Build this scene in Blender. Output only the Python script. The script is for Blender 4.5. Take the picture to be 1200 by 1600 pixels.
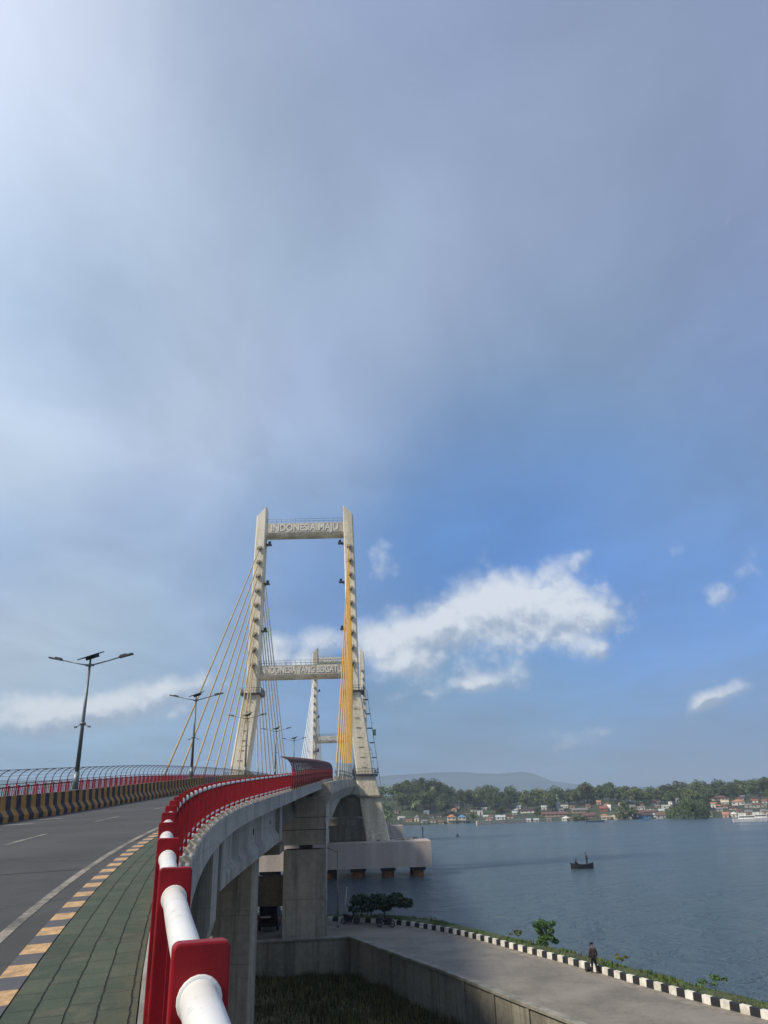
import bpy, bmesh, math, random
from mathutils import Vector, Matrix, noise as mnoise
random.seed(7)
R = math.radians
for o in list(bpy.data.objects): bpy.data.objects.remove(o)
scene = bpy.context.scene
COL = scene.collection

# ---------------------------------------------------------------- camera
WL = -1.3                         # water level
F_PX = 1155.0                     # focal length in pixels of a 1200 px wide frame
PITCH, ROLL = R(22.0), 0.030
cam_pos = Vector((0, 0, 10.5))
_F = Vector((0, math.cos(PITCH), math.sin(PITCH)))
_U0 = Vector((0, -math.sin(PITCH), math.cos(PITCH)))
_R0 = Vector((1, 0, 0))
CR = _R0 * math.cos(ROLL) - _U0 * math.sin(ROLL)
CU = _U0 * math.cos(ROLL) + _R0 * math.sin(ROLL)
cd = bpy.data.cameras.new('camera'); cam = bpy.data.objects.new('camera', cd); COL.objects.link(cam)
m = Matrix((CR, CU, -_F)).transposed().to_4x4(); m.translation = cam_pos; cam.matrix_world = m
cd.sensor_fit = 'HORIZONTAL'; cd.sensor_width = 36.0; cd.lens = 36.0 * F_PX / 1200.0
cd.clip_start = 0.05; cd.clip_end = 40000
scene.camera = cam
scene.render.resolution_x = 768; scene.render.resolution_y = 1024

def ray(x, y): return (_F + CR * (x - 600) / F_PX - CU * (y - 800) / F_PX)
def at_y(x, y, Y):
    d = ray(x, y); return cam_pos + d * (Y / d.y)
def at_z(x, y, z):
    d = ray(x, y); return cam_pos + d * ((z - cam_pos.z) / d.z)

# ---------------------------------------------------------------- light
scene.view_settings.view_transform = 'Standard'; scene.view_settings.look = 'None'
scene.view_settings.exposure = 0; scene.view_settings.gamma = 1
SUN_EL, SUN_AZ = 42.0, -116.0       # azimuth measured from +Y towards +X
sun_dir = Vector((math.sin(R(SUN_AZ)) * math.cos(R(SUN_EL)), math.cos(R(SUN_AZ)) * math.cos(R(SUN_EL)), math.sin(R(SUN_EL))))
sl = bpy.data.lights.new('sun', 'SUN'); sl.energy = 4.2; sl.angle = R(7); sl.color = (1.0, .91, .76)
so = bpy.data.objects.new('sun', sl); COL.objects.link(so)
so.rotation_euler = (-sun_dir).to_track_quat('-Z', 'Y').to_euler()

def lin(c):
    c = c / 255.0
    return c / 12.92 if c <= .04045 else ((c + .055) / 1.055) ** 2.4
def rgb(r, g, b): return (lin(r), lin(g), lin(b))

class NT:
    """small helper for building node expressions"""
    def __init__(s, tree): s.t = tree; s.n = tree.nodes; s.l = tree.links
    def _in(s, node, i, v):
        if v is None: return
        if isinstance(v, bpy.types.NodeSocket): s.l.new(v, node.inputs[i])
        else: node.inputs[i].default_value = v
    def m(s, op, a, b=None, c=None, clamp=False):
        n = s.n.new('ShaderNodeMath'); n.operation = op; n.use_clamp = clamp
        s._in(n, 0, a); s._in(n, 1, b); s._in(n, 2, c); return n.outputs[0]
    def v(s, op, a, b=None, scale=None, out=0):
        n = s.n.new('ShaderNodeVectorMath'); n.operation = op
        s._in(n, 0, a); s._in(n, 1, b)
        if scale is not None: s._in(n, 3, scale)
        return n.outputs[out]
    def comb(s, x, y, z):
        n = s.n.new('ShaderNodeCombineXYZ'); s._in(n, 0, x); s._in(n, 1, y); s._in(n, 2, z); return n.outputs[0]
    def sep(s, v):
        n = s.n.new('ShaderNodeSeparateXYZ'); s._in(n, 0, v); return n.outputs
    def noise(s, vec, scale, detail=4, rough=.5, dist=0, out=0):
        n = s.n.new('ShaderNodeTexNoise'); s._in(n, 'Vector', vec); n.inputs['Scale'].default_value = scale
        n.inputs['Detail'].default_value = detail; n.inputs['Roughness'].default_value = rough; n.inputs['Distortion'].default_value = dist
        return n.outputs[out]
    def vor(s, vec, scale, out=0, feature='F1'):
        n = s.n.new('ShaderNodeTexVoronoi'); n.feature = feature; s._in(n, 'Vector', vec); n.inputs['Scale'].default_value = scale; return n.outputs[out]
    def step(s, x, a, b):
        n = s.n.new('ShaderNodeMapRange'); n.interpolation_type = 'SMOOTHSTEP'; s._in(n, 0, x)
        n.inputs[1].default_value = a; n.inputs[2].default_value = b; return n.outputs[0]
    def mix(s, f, a, b, mode='MIX'):
        n = s.n.new('ShaderNodeMix'); n.data_type = 'RGBA'; n.blend_type = mode
        s._in(n, 0, f); s._in(n, 6, a if isinstance(a, bpy.types.NodeSocket) else tuple(a) + (1,) * (4 - len(a)))
        s._in(n, 7, b if isinstance(b, bpy.types.NodeSocket) else tuple(b) + (1,) * (4 - len(b))); return n.outputs[2]

world = bpy.data.worlds.new('World'); scene.world = world; world.use_nodes = True
wt = world.node_tree; wt.nodes.clear(); W = NT(wt)
SKY_S = 0.10
out = wt.nodes.new('ShaderNodeOutputWorld'); bg = wt.nodes.new('ShaderNodeBackground'); bg.inputs[1].default_value = SKY_S
wt.links.new(bg.outputs[0], out.inputs[0])
sky = wt.nodes.new('ShaderNodeTexSky'); sky.sky_type = 'NISHITA'; sky.sun_disc = False
sky.sun_elevation = R(SUN_EL); sky.sun_rotation = R(SUN_AZ); sky.air_density = 1.0; sky.dust_density = .6; sky.ozone_density = 2.0
tc = wt.nodes.new('ShaderNodeTexCoord'); D = tc.outputs['Generated']
dx, dy, dz = W.sep(D)
az = W.m('ARCTAN2', dx, dy); el = W.m('ARCSINE', W.m('MINIMUM', W.m('MAXIMUM', dz, -1), 1))
def azel(px, py):
    d = ray(px, py).normalized(); return math.atan2(d.x, d.y), math.asin(d.z)
# slow warp so that the high cloud sheet has ragged, drifting edges
warp = W.v('SUBTRACT', W.noise(D, 3.0, 5, .55, 0, 1), (.5, .5, .5))
wx, wy, wz = W.sep(warp)
U = W.m('MULTIPLY_ADD', wx, .22, az); V = W.m('MULTIPLY_ADD', wy, .16, el)
UV = W.comb(U, V, 0.0)
# the high cloud sheet: its thickness and brightness in different parts of the sky
SHEET = [(30,50,225,233,245,.97,0.134),(30,200,214,224,246,.97,0.123),(150,120,200,211,237,.97,0.123),(50,330,191,213,241,.97,0.123),(280,120,173,190,216,.97,0.134),
 (450,80,151,165,194,.97,0.134),(620,60,147,163,199,.97,0.146),(900,60,136,146,184,.97,0.146),(1160,40,119,132,169,.97,0.134),(1000,200,152,171,187,.97,0.134),
 (620,300,139,156,183,.97,0.123),(640,390,169,189,210,.97,0.101),(1150,300,136,155,193,.97,0.134),(850,250,141,160,188,.97,0.123),(1140,440,128,141,187,.97,0.123),
 (900,440,146,164,195,.97,0.112),(300,300,155,175,197,.97,0.123),(300,420,153,173,195,.97,0.101),(40,430,179,208,232,.97,0.101),(70,505,151,173,208,.97,0.056),
 (140,550,144,167,208,.97,0.056),(215,585,149,171,203,.97,0.045),(20,600,205,221,243,.97,0.056),(40,680,209,222,238,.97,0.078),(180,660,197,212,230,.97,0.078),
 (350,520,187,201,227,.97,0.09),(320,660,183,198,221,.97,0.078),(250,480,181,201,223,.97,0.078),(500,500,156,179,206,.97,0.09),(520,620,164,177,221,.97,0.078),
 (480,720,159,184,209,.97,0.067),(640,620,142,162,185,.97,0.078),(760,520,144,154,190,.97,0.101),(820,600,115,153,189,.97,0.078),(960,560,122,155,184,.97,0.09),
 (1130,600,111,137,177,.97,0.078),(1150,670,99,133,190,.97,0.067),(720,740,83,127,181,.97,0.067),(650,800,87,131,183,.97,0.056),(850,690,99,135,181,.97,0.067),
 (980,720,103,137,183,.97,0.067),(1150,760,133,165,201,.97,0.067),(700,690,128,155,194,.97,0.06),(560,700,148,170,202,.97,0.06),(520,790,124,156,200,.97,0.06),
 (1000,790,103,144,196,.97,0.067),(420,780,133,159,196,.97,0.056),(200,780,147,169,215,.97,0.056),(230,830,139,165,200,.97,0.045),(60,800,168,194,219,.97,0.067),
 (20,870,141,174,229,.97,0.056),(130,900,177,196,212,.97,0.067),(50,980,181,196,214,.97,0.067),(300,900,153,176,206,.97,0.067),(250,1000,169,191,211,.97,0.056),
 (450,900,115,149,202,.97,0.056),(600,850,89,133,191,.97,0.056),(470,980,109,147,199,.97,0.056),(750,850,91,141,211,.97,0.067),(880,800,95,140,209,.97,0.067),
 (1000,900,99,143,211,.97,0.067),(1150,870,103,147,214,.97,0.067),(1150,1000,107,156,225,.97,0.067),(1010,1030,109,158,223,.97,0.056),(900,1080,117,158,204,.97,0.056),
 (700,1090,119,156,196,.97,0.056),(620,1130,123,157,187,.97,0.045),(850,1110,121,160,198,.97,0.045),(1050,1110,125,155,187,.97,0.045),(1180,1120,117,149,187,.97,0.056),
 (100,1060,177,193,206,.97,0.056),(250,1060,149,173,199,.97,0.056),(60,1170,141,169,197,.97,0.045),(200,1170,139,179,210,.97,0.056),(420,1120,127,162,204,.97,0.045),
 (700,1165,125,145,169,.97,0.039),(850,1160,131,148,167,.97,0.039),(1000,1175,129,143,163,.97,0.039),(1150,1170,125,141,163,.97,0.045),(800,1195,121,137,159,.97,0.034),
 (1000,1215,109,129,155,.97,0.034),(1160,1205,113,131,155,.97,0.034),(640,1190,115,141,171,.97,0.034)]
EI = math.exp(-1)
def vmadd(a, b, c):
    n = wt.nodes.new('ShaderNodeVectorMath'); n.operation = 'MULTIPLY_ADD'; W._in(n, 0, a); W._in(n, 1, b); W._in(n, 2, c); return n.outputs[0]
def vmix(t, a, b):
    n = wt.nodes.new('ShaderNodeMix'); n.data_type = 'VECTOR'; n.clamp_factor = False
    W._in(n, 0, t); W._in(n, 4, a); W._in(n, 5, b); return n.outputs[1]
sheetC = (.30, .37, .52); accW = .02
for (px, py, r, g, b, a, sg) in SHEET:
    u0, v0 = azel(px, py); ku, kv = .7071*.85/sg, .7071/sg
    q = vmadd(UV, (ku, kv, 0), (-u0*ku, -v0*kv, 0))
    w = W.m('POWER', EI, W.v('DOT_PRODUCT', q, q, out=1))
    accW = W.m('ADD', w, accW)
    sheetC = vmix(W.m('DIVIDE', w, accW), sheetC, rgb(r, g, b))
# streaky texture of the sheet on a plane overhead
pl = W.m('DIVIDE', 1.0, W.m('MAXIMUM', W.m('ADD', dz, .10), .05))
P = W.comb(W.m('MULTIPLY', dx, pl), W.m('MULTIPLY', dy, pl), 0.0)
streak = W.noise(W.v('MULTIPLY', P, (1.0, .6, 1)), 2.2, 7, .55, .4)
soft = W.noise(P, .8, 3, .5)
mod = W.m('MULTIPLY_ADD', W.m('SUBTRACT', W.m('ADD', W.m('MULTIPLY', streak, .6), W.m('MULTIPLY', soft, .4)), .5), .85, 1.085)
sheetC = W.v('SCALE', sheetC, None, W.m('MULTIPLY', mod, 1 / SKY_S))
hi = W.m('SUBTRACT', streak, .5)
sheetA2 = W.m('MULTIPLY_ADD', hi, .30, .96, clamp=True)
base = W.mix(sheetA2, sky.outputs[0], sheetC)
# low cumulus heaps
HEAPS = [(765,955,60,54,.1,1.0),(830,950,62,52,0,.9),(900,965,58,42,0,.72),(948,960,40,32,0,.5),(690,982,50,36,.3,.9),(632,1005,48,38,.2,.85),(640,1048,44,18,.1,.7),(580,1005,40,36,0,.75),
 (890,880,42,20,.4,.5),(925,862,34,14,.3,.25),(590,880,34,28,.2,.60),(1127,932,26,20,0,.62),(1135,1085,40,17,.35,.85),(1095,1100,20,10,.3,.5),(500,1008,36,30,0,.9),(430,1020,28,28,0,.8),(455,1042,40,16,0,.5),
 (785,1062,54,16,0,.62),(730,1072,44,12,0,.45),(938,1018,28,15,.1,.68),(20,1118,60,26,0,.8),(95,1122,56,24,0,.78),(170,1108,60,24,0,.75),(240,1088,44,26,0,.8),(300,1070,44,20,0,.58),
 (920,1142,50,13,0,.55),(1070,855,44,16,.2,.42),(740,825,22,9,0,.42),(1165,885,26,16,0,.42),(860,1165,70,9,0,.36),(640,1090,60,10,0,.36)]
warp2 = W.v('SUBTRACT', W.noise(D, 11.0, 4, .6, 0, 1), (.5, .5, .5)); qx, qy, qz = W.sep(warp2)
U2 = W.m('MULTIPLY_ADD', qx, .030, az); V2 = W.m('MULTIPLY_ADD', qy, .022, el)
def heaps(Us, Vs):
    tot = (0, 0, 0); UVs = W.comb(Us, Vs, 0.0); ld = (-.016, .016); k = .00083
    for (px, py, rx, ry, rot, amp) in HEAPS:
        u0, v0 = azel(px, py); sc = math.sqrt(.7)
        cu, su = math.cos(rot), math.sin(rot)
        A = (sc*cu/(rx*k), sc*su/(rx*k)); B = (-sc*su/(ry*k), sc*cu/(ry*k))
        q = W.v('SUBTRACT', UVs, (u0, v0, 0))
        a = W.v('DOT_PRODUCT', q, A + (0,), out=1); b = W.v('DOT_PRODUCT', q, B + (0,), out=1)
        w = W.m('POWER', EI, W.m('MULTIPLY_ADD', a, a, W.m('MULTIPLY', b, b)))
        # how fast the heap thins out towards the sun side
        la, lb = A[0]*ld[0] + A[1]*ld[1], B[0]*ld[0] + B[1]*ld[1]
        g = W.v('DOT_PRODUCT', q, (2*amp*(A[0]*la + B[0]*lb), 2*amp*(A[1]*la + B[1]*lb), 0), out=1)
        tot = W.v('ADD', W.v('SCALE', W.comb(amp, g, 0.0), None, w), tot)
    t_ = W.sep(tot); return t_[0], t_[1]
def puffs(Dv):
    n = W.noise(Dv, 20.0, 9, .66)
    w3 = W.v('SCALE', W.v('SUBTRACT', W.noise(Dv, 40.0, 3, .6, 0, 1), (.5, .5, .5)), None, .03)
    q = W.v('ADD', Dv, w3)
    a = W.m('SUBTRACT', 1.0, W.vor(q, 26.0)); b = W.m('SUBTRACT', 1.0, W.vor(q, 60.0))
    return W.m('ADD', W.m('MULTIPLY', n, .55), W.m('MULTIPLY_ADD', a, .40, W.m('MULTIPLY_ADD', b, .20, -.18)))
det = puffs(D)
det2 = puffs(W.v('ADD', D, tuple(sun_dir * .008 + Vector((0, 0, .006)))))
hp, hgrad = heaps(U2, V2)
dens = W.m('MULTIPLY_ADD', W.m('SUBTRACT', det, .52), 1.25, hp)
ha = W.m('MULTIPLY', W.step(dens, .08, .98), .90)
light = W.m('ADD', W.m('MULTIPLY', hgrad, 1.3), W.m('MULTIPLY', W.m('SUBTRACT', det, det2), 2.6))
lt = W.step(light, -1.0, .30)
lowk = W.step(el, .03, .12)
heapC = W.mix(lt, rgb(168, 184, 204), rgb(230, 236, 243))
heapC = W.mix(lowk, rgb(138, 155, 180), heapC)
heapC = W.v('SCALE', heapC, None, 1 / SKY_S)
base = W.mix(ha, base, heapC)
wt.links.new(base, bg.inputs[0])
world.cycles.sampling_method = 'MANUAL'; world.cycles.sample_map_resolution = 256

# ---------------------------------------------------------------- materials
MATS = {}
def mat(name, col, rough=.7, var=.25, scale=3.0, bump=.0, metal=0, col2=None, streak=False, coord='Object', spec=.5, bscale=None, rnd=0):
    if name in MATS: return MATS[name]
    mt = bpy.data.materials.new(name); mt.use_nodes = True; N = NT(mt.node_tree)
    bs = mt.node_tree.nodes['Principled BSDF']; t = mt.node_tree.nodes.new('ShaderNodeTexCoord'); v = t.outputs[coord]
    vv = W_v = N.v('MULTIPLY', v, (1, 1, .12)) if streak else v
    n = N.noise(vv, scale, 6, .6); n2 = N.noise(v, scale * 7, 3, .6)
    c2 = col2 or tuple(x * (1 - var) for x in col)
    f = N.step(N.m('MULTIPLY_ADD', n2, .35, n), .45, .9)
    c = N.mix(f, tuple(min(1, x * (1 + var * .4)) for x in col), c2)
    if rnd:
        oi = mt.node_tree.nodes.new('ShaderNodeObjectInfo')
        h = mt.node_tree.nodes.new('ShaderNodeHueSaturation'); N.l.new(c, h.inputs['Color'])
        N.l.new(N.m('MULTIPLY_ADD', oi.outputs['Random'], rnd * 1.6, 1 - rnd * .8), h.inputs['Value'])
        N.l.new(N.m('MULTIPLY_ADD', N.m('FRACT', N.m('MULTIPLY', oi.outputs['Random'], 7.3)), rnd * .08, .5 - rnd * .05), h.inputs['Hue']); c = h.outputs[0]
    if streak and 'concrete' in name:
        zz = N.sep(v)[2]; fz = N.m('ABSOLUTE', N.m('SUBTRACT', N.m('FRACT', N.m('MULTIPLY', zz, .82)), .5))
        c = N.mix(N.m('MULTIPLY', N.step(fz, .475, .495), .35), c, tuple(x*.45 for x in col))
        dr = N.noise(N.v('MULTIPLY', v, (1, 1, .05)), 1.7, 5, .7)
        c = N.mix(N.m('MULTIPLY', N.step(dr, .50, .68), .7), c, tuple(x*.38 for x in col))
    N.l.new(c, bs.inputs['Base Color'])
    N.l.new(N.m('MULTIPLY_ADD', n2, .2, rough - .1), bs.inputs['Roughness'])
    bs.inputs['Metallic'].default_value = metal; bs.inputs['Specular IOR Level'].default_value = spec
    if bump:
        b = mt.node_tree.nodes.new('ShaderNodeBump'); b.inputs['Strength'].default_value = .6; b.inputs['Distance'].default_value = bump
        N.l.new(N.noise(v, bscale or scale * 6, 6, .65), b.inputs['Height']); N.l.new(b.outputs[0], bs.inputs['Normal'])
    MATS[name] = mt; return mt

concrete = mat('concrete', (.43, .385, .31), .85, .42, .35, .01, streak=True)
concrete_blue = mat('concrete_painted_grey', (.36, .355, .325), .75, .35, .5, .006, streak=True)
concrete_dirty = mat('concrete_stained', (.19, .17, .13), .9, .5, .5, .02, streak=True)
pylon_m = mat('pylon_paint', (.80, .75, .62), .8, .4, .30, .01, col2=(.44, .38, .26), streak=True)
cap_m = mat('pile_cap_grey', (.52, .45, .40), .85, .22, .35, .02, streak=True)
dark_steel = mat('dark_steel', (.05, .055, .06), .5, .3, 3)
galv = mat('galvanised_steel', (.17, .20, .20), .45, .3, 2, metal=.4)
red_m = mat('red_paint', (.27, .003, .010), .5, .3, 6, .0006, spec=.3)
def wear(mt, col, rust_c, amt=.6):
    N = NT(mt.node_tree); bs = mt.node_tree.nodes['Principled BSDF']; src = bs.inputs['Base Color'].links[0].from_socket
    v = mt.node_tree.nodes.new('ShaderNodeTexCoord').outputs['Object']
    chips = N.step(N.m('ADD', N.m('MULTIPLY', N.noise(v, 60, 5, .75), .7), N.m('MULTIPLY', N.noise(v, 5, 3, .6), .5)), .70, .73)
    dust = N.step(N.noise(N.v('MULTIPLY', v, (1, 1, .2)), 9, 5, .7), .5, .75)
    c = N.mix(N.m('MULTIPLY', dust, .35), src, col); c = N.mix(N.m('MULTIPLY', chips, amt), c, rust_c)
    N.l.new(c, bs.inputs['Base Color'])
wear(red_m, (.20,.035,.03), (.10,.035,.02))
rail_white = mat('white_tube_paint', (.80, .81, .79), .35, .05, 2.5, .0002, col2=(.72, .72, .69))
wear(rail_white, (.62,.60,.53), (.34,.20,.12), .5)
cream = mat('cream_block', (.66, .58, .46), .85, .35, 5)
wire_m = mat('dull_wire', (.10, .05, .058), .6, .3, 4)
yellow_cable = mat('yellow_cable', (.62, .33, .035), .5, .15, 1.0)
yellow_cable_shaded = mat('yellow_cable_shaded', (.46, .36, .19), .6, .2, 1.0)  # left yellow stays, their backlit, shaded tone put into the colour
white_cable = mat('pale_cable', (.80, .80, .77), .6, .2, 1.0)
sleeve_m = mat('cable_sleeve', (.27, .29, .30), .5, .2, 1.0)
rust = mat('rusty_pile', (.30, .12, .035), .8, .5, 1.2, .02)
black_p = mat('black_paint', (.018, .018, .022), .6, .3, 3)
black_faded = mat('faded_black_paint', (.035, .036, .05), .8, .5, 3, .003)
yellow_p = mat('yellow_paint', (.42, .22, .045), .75, .35, 2.5, .003)
orange_p = mat('pale_orange_paint', (.58, .36, .16), .75, .4, 9, .003, col2=(.30,.20,.11))
bluegrey_p = mat('blue_grey_paint', (.062, .067, .085), .8, .4, 9, .003, col2=(.10,.095,.09))
white_p = mat('white_kerb_paint', (.68, .66, .60), .85, .5, 1.6, .006, col2=(.46,.43,.36))
glass_dark = mat('dark_glass', (.02, .025, .03), .1, .2, 3)
bark = mat('bark', (.11, .085, .06), .9, .4, 4, .02)
skin_m = mat('skin', (.22, .12, .08), .6, .1, 5)

# asphalt
def asphalt(name, col, patch=.3, crack=.6):
    mt = bpy.data.materials.new(name); mt.use_nodes = True; N = NT(mt.node_tree); bs = mt.node_tree.nodes['Principled BSDF']
    t = mt.node_tree.nodes.new('ShaderNodeTexCoord'); v = t.outputs['Object']
    big = N.noise(v, .25, 5, .6); fine = N.noise(v, 55, 2, .8); mid = N.noise(v, 3.5, 5, .7)
    c = N.mix(N.step(N.m('MULTIPLY_ADD', mid, .4, big), .5, .95), tuple(x * (1 + patch) for x in col), tuple(x * (1 - patch) for x in col))
    c = N.mix(N.m('MULTIPLY', fine, .5), c, tuple(x * 1.9 for x in col))
    # long cracks and seams
    cr = N.vor(N.v('ADD', v, N.v('SCALE', N.noise(v, 1.2, 4, .6, 0, 1), None, .9)), .22, 0, 'DISTANCE_TO_EDGE')
    c = N.mix(N.m('MULTIPLY', N.step(N.m('MULTIPLY', cr, -1), -.012, -.002), crack), c, tuple(x * .5 for x in col))
    N.l.new(c, bs.inputs['Base Color']); bs.inputs['Roughness'].default_value = .8
    b = mt.node_tree.nodes.new('ShaderNodeBump'); b.inputs['Strength'].default_value = .5; b.inputs['Distance'].default_value = .01
    N.l.new(fine, b.inputs['Height']); N.l.new(b.outputs[0], bs.inputs['Normal']); return mt
asphalt_m = asphalt('bridge_asphalt', (.043, .0425, .041), .42)
lower_m = asphalt('lower_road_surface', (.165, .148, .122), .45, .3)
# worn road paint
def worn(name, col, under):
    mt = bpy.data.materials.new(name); mt.use_nodes = True; N = NT(mt.node_tree); bs = mt.node_tree.nodes['Principled BSDF']
    t = mt.node_tree.nodes.new('ShaderNodeTexCoord'); v = t.outputs['Object']
    f = N.step(N.m('MULTIPLY_ADD', N.noise(v, 9, 6, .75), 1.0, N.m('MULTIPLY', N.noise(v, .8, 3), .6)), .62, .98)
    N.l.new(N.mix(f, col, under), bs.inputs['Base Color']); bs.inputs['Roughness'].default_value = .8; return mt
line_m = worn('worn_line_paint', (.30, .27, .22), (.09, .088, .08))
# green sidewalk slabs, uv in metres (u across, v along)
sw = bpy.data.materials.new('green_slabs'); sw.use_nodes = True; N = NT(sw.node_tree); bs = sw.node_tree.nodes['Principled BSDF']
uvn = sw.node_tree.nodes.new('ShaderNodeUVMap'); uv = uvn.outputs[0]
wob = N.v('SUBTRACT', N.noise(uv, 4.0, 4, .6, 0, 1), (.5, .5, .5))
uvw = N.v('ADD', uv, N.v('SCALE', wob, None, .035)); ux, uy, _ = N.sep(uvw)
gu = N.m('ABSOLUTE', N.m('SUBTRACT', N.m('FRACT', N.m('DIVIDE', ux, .205)), .5))
row = N.m('FLOOR', N.m('DIVIDE', ux, .205))
vy = N.m('ADD', N.m('DIVIDE', uy, .42), N.m('MULTIPLY', row, .5))
gv = N.m('ABSOLUTE', N.m('SUBTRACT', N.m('FRACT', vy), .5))
ju = N.step(gu, .450, .485); jv = N.step(gv, .470, .495)
cell = sw.node_tree.nodes.new('ShaderNodeTexWhiteNoise'); cell.noise_dimensions = '2D'
N.l.new(N.comb(row, N.m('FLOOR', vy), 0.0), cell.inputs['Vector'])
ob = sw.node_tree.nodes.new('ShaderNodeTexCoord').outputs['Object']
g = N.mix(cell.outputs[0], (.038, .060, .038), (.062, .084, .056))
g = N.mix(N.step(N.noise(ob, 3.2, 8, .75), .45, .68), g, (.092, .094, .062))
g = N.mix(N.step(N.noise(ob, 1.1, 6, .7), .5, .72), g, (.035, .045, .032))
g = N.mix(N.m('MULTIPLY', N.step(N.noise(ob, 30, 3, .7), .55, .7), .6), g, (.04, .045, .03))
edge = N.step(N.m('MULTIPLY_ADD', N.noise(ob, 5, 5, .7), .7, ux), .95, 1.35)
g = N.mix(edge, g, (.085, .075, .045))
g = N.mix(N.m('MULTIPLY', jv, .85), g, (.03, .033, .024))
g = N.mix(ju, g, (.014, .016, .012))
N.l.new(g, bs.inputs['Base Color']); bs.inputs['Roughness'].default_value = .9
b = sw.node_tree.nodes.new('ShaderNodeBump'); b.inputs['Distance'].default_value = .02; b.inputs['Strength'].default_value = .8
hgt = N.m('SUBTRACT', N.m('MULTIPLY', N.noise(ob, 18, 5, .7), .5), N.m('ADD', ju, N.m('MULTIPLY', jv, .4)))
N.l.new(hgt, b.inputs['Height']); N.l.new(b.outputs[0], bs.inputs['Normal'])
# grass / foliage
def leafmat(name, c1, c2, scale=.35, rnd=.35):
    mt = mat(name, c1, .65, .2, scale, col2=c2, rnd=rnd, spec=.25)
    b = mt.node_tree.nodes['Principled BSDF']
    b.inputs['Subsurface Weight'].default_value = 0
    return mt
leaf_far = leafmat('far_leaves', (.12, .15, .055), (.05, .08, .035), .18, .5)
leaf_far2 = leafmat('far_leaves_yellowish', (.155, .17, .065), (.07, .095, .04), .2, .3)
leaf_near = leafmat('near_leaves', (.07, .14, .035), (.03, .07, .02), .9)
leaf_dark = leafmat('dark_leaves', (.03, .055, .025), (.012, .028, .014), .9)
grass_m = leafmat('grass_blades', (.15, .19, .035), (.09, .10, .03), 1.2, .2)
grass_dark = leafmat('shade_grass', (.18, .18, .05), (.10, .10, .035), .8, .2)
soil_m = mat('soil_and_grass', (.15, .125, .06), .95, .5, .6, .05, col2=(.07, .07, .03))
verge_m = mat('verge_soil', (.08, .10, .035), .95, .4, .8, .05, col2=(.045, .05, .025))
farland_m = mat('wooded_ground', (.055, .07, .035), .95, .4, .05, .3, col2=(.03, .04, .022))
hill_m = mat('forested_hill', (.022, .042, .042), .95, .4, .004, 3.0, col2=(.014, .028, .032), bscale=.02)
rock_m = mat('shore_rock', (.12, .115, .10), .9, .5, .9, .1)
# water
wm = bpy.data.materials.new('sea_water'); wm.use_nodes = True; N = NT(wm.node_tree); bs = wm.node_tree.nodes['Principled BSDF']
t = wm.node_tree.nodes.new('ShaderNodeTexCoord'); v = t.outputs['Object']
bs.inputs['Base Color'].default_value = (.080, .128, .162, 1); bs.inputs['IOR'].default_value = 1.33
v2 = N.v('MULTIPLY', v, (1.0, 1.15, 1))
patch = N.noise(N.v('MULTIPLY', v, (.3, 1.6, 1)), .016, 4, .6)
N.l.new(N.m('MULTIPLY_ADD', N.step(patch, .4, .62), .07, .15), bs.inputs['Roughness'])
h = N.m('ADD', N.m('MULTIPLY', N.noise(N.v('MULTIPLY', v, (.8, 1.0, 1)), .17, 4, .7, .6), 2.9), N.m('ADD', N.noise(v2, .42, 5, .65, .3), N.m('MULTIPLY', N.noise(v2, 1.9, 4, .7), .5)))
h = N.m('MULTIPLY', h, N.m('MULTIPLY_ADD', N.step(patch, .38, .62), .7, .8))
b = wm.node_tree.nodes.new('ShaderNodeBump'); b.inputs['Strength'].default_value = 1.0; b.inputs['Distance'].default_value = .95
N.l.new(h, b.inputs['Height']); N.l.new(b.outputs[0], bs.inputs['Normal'])

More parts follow.
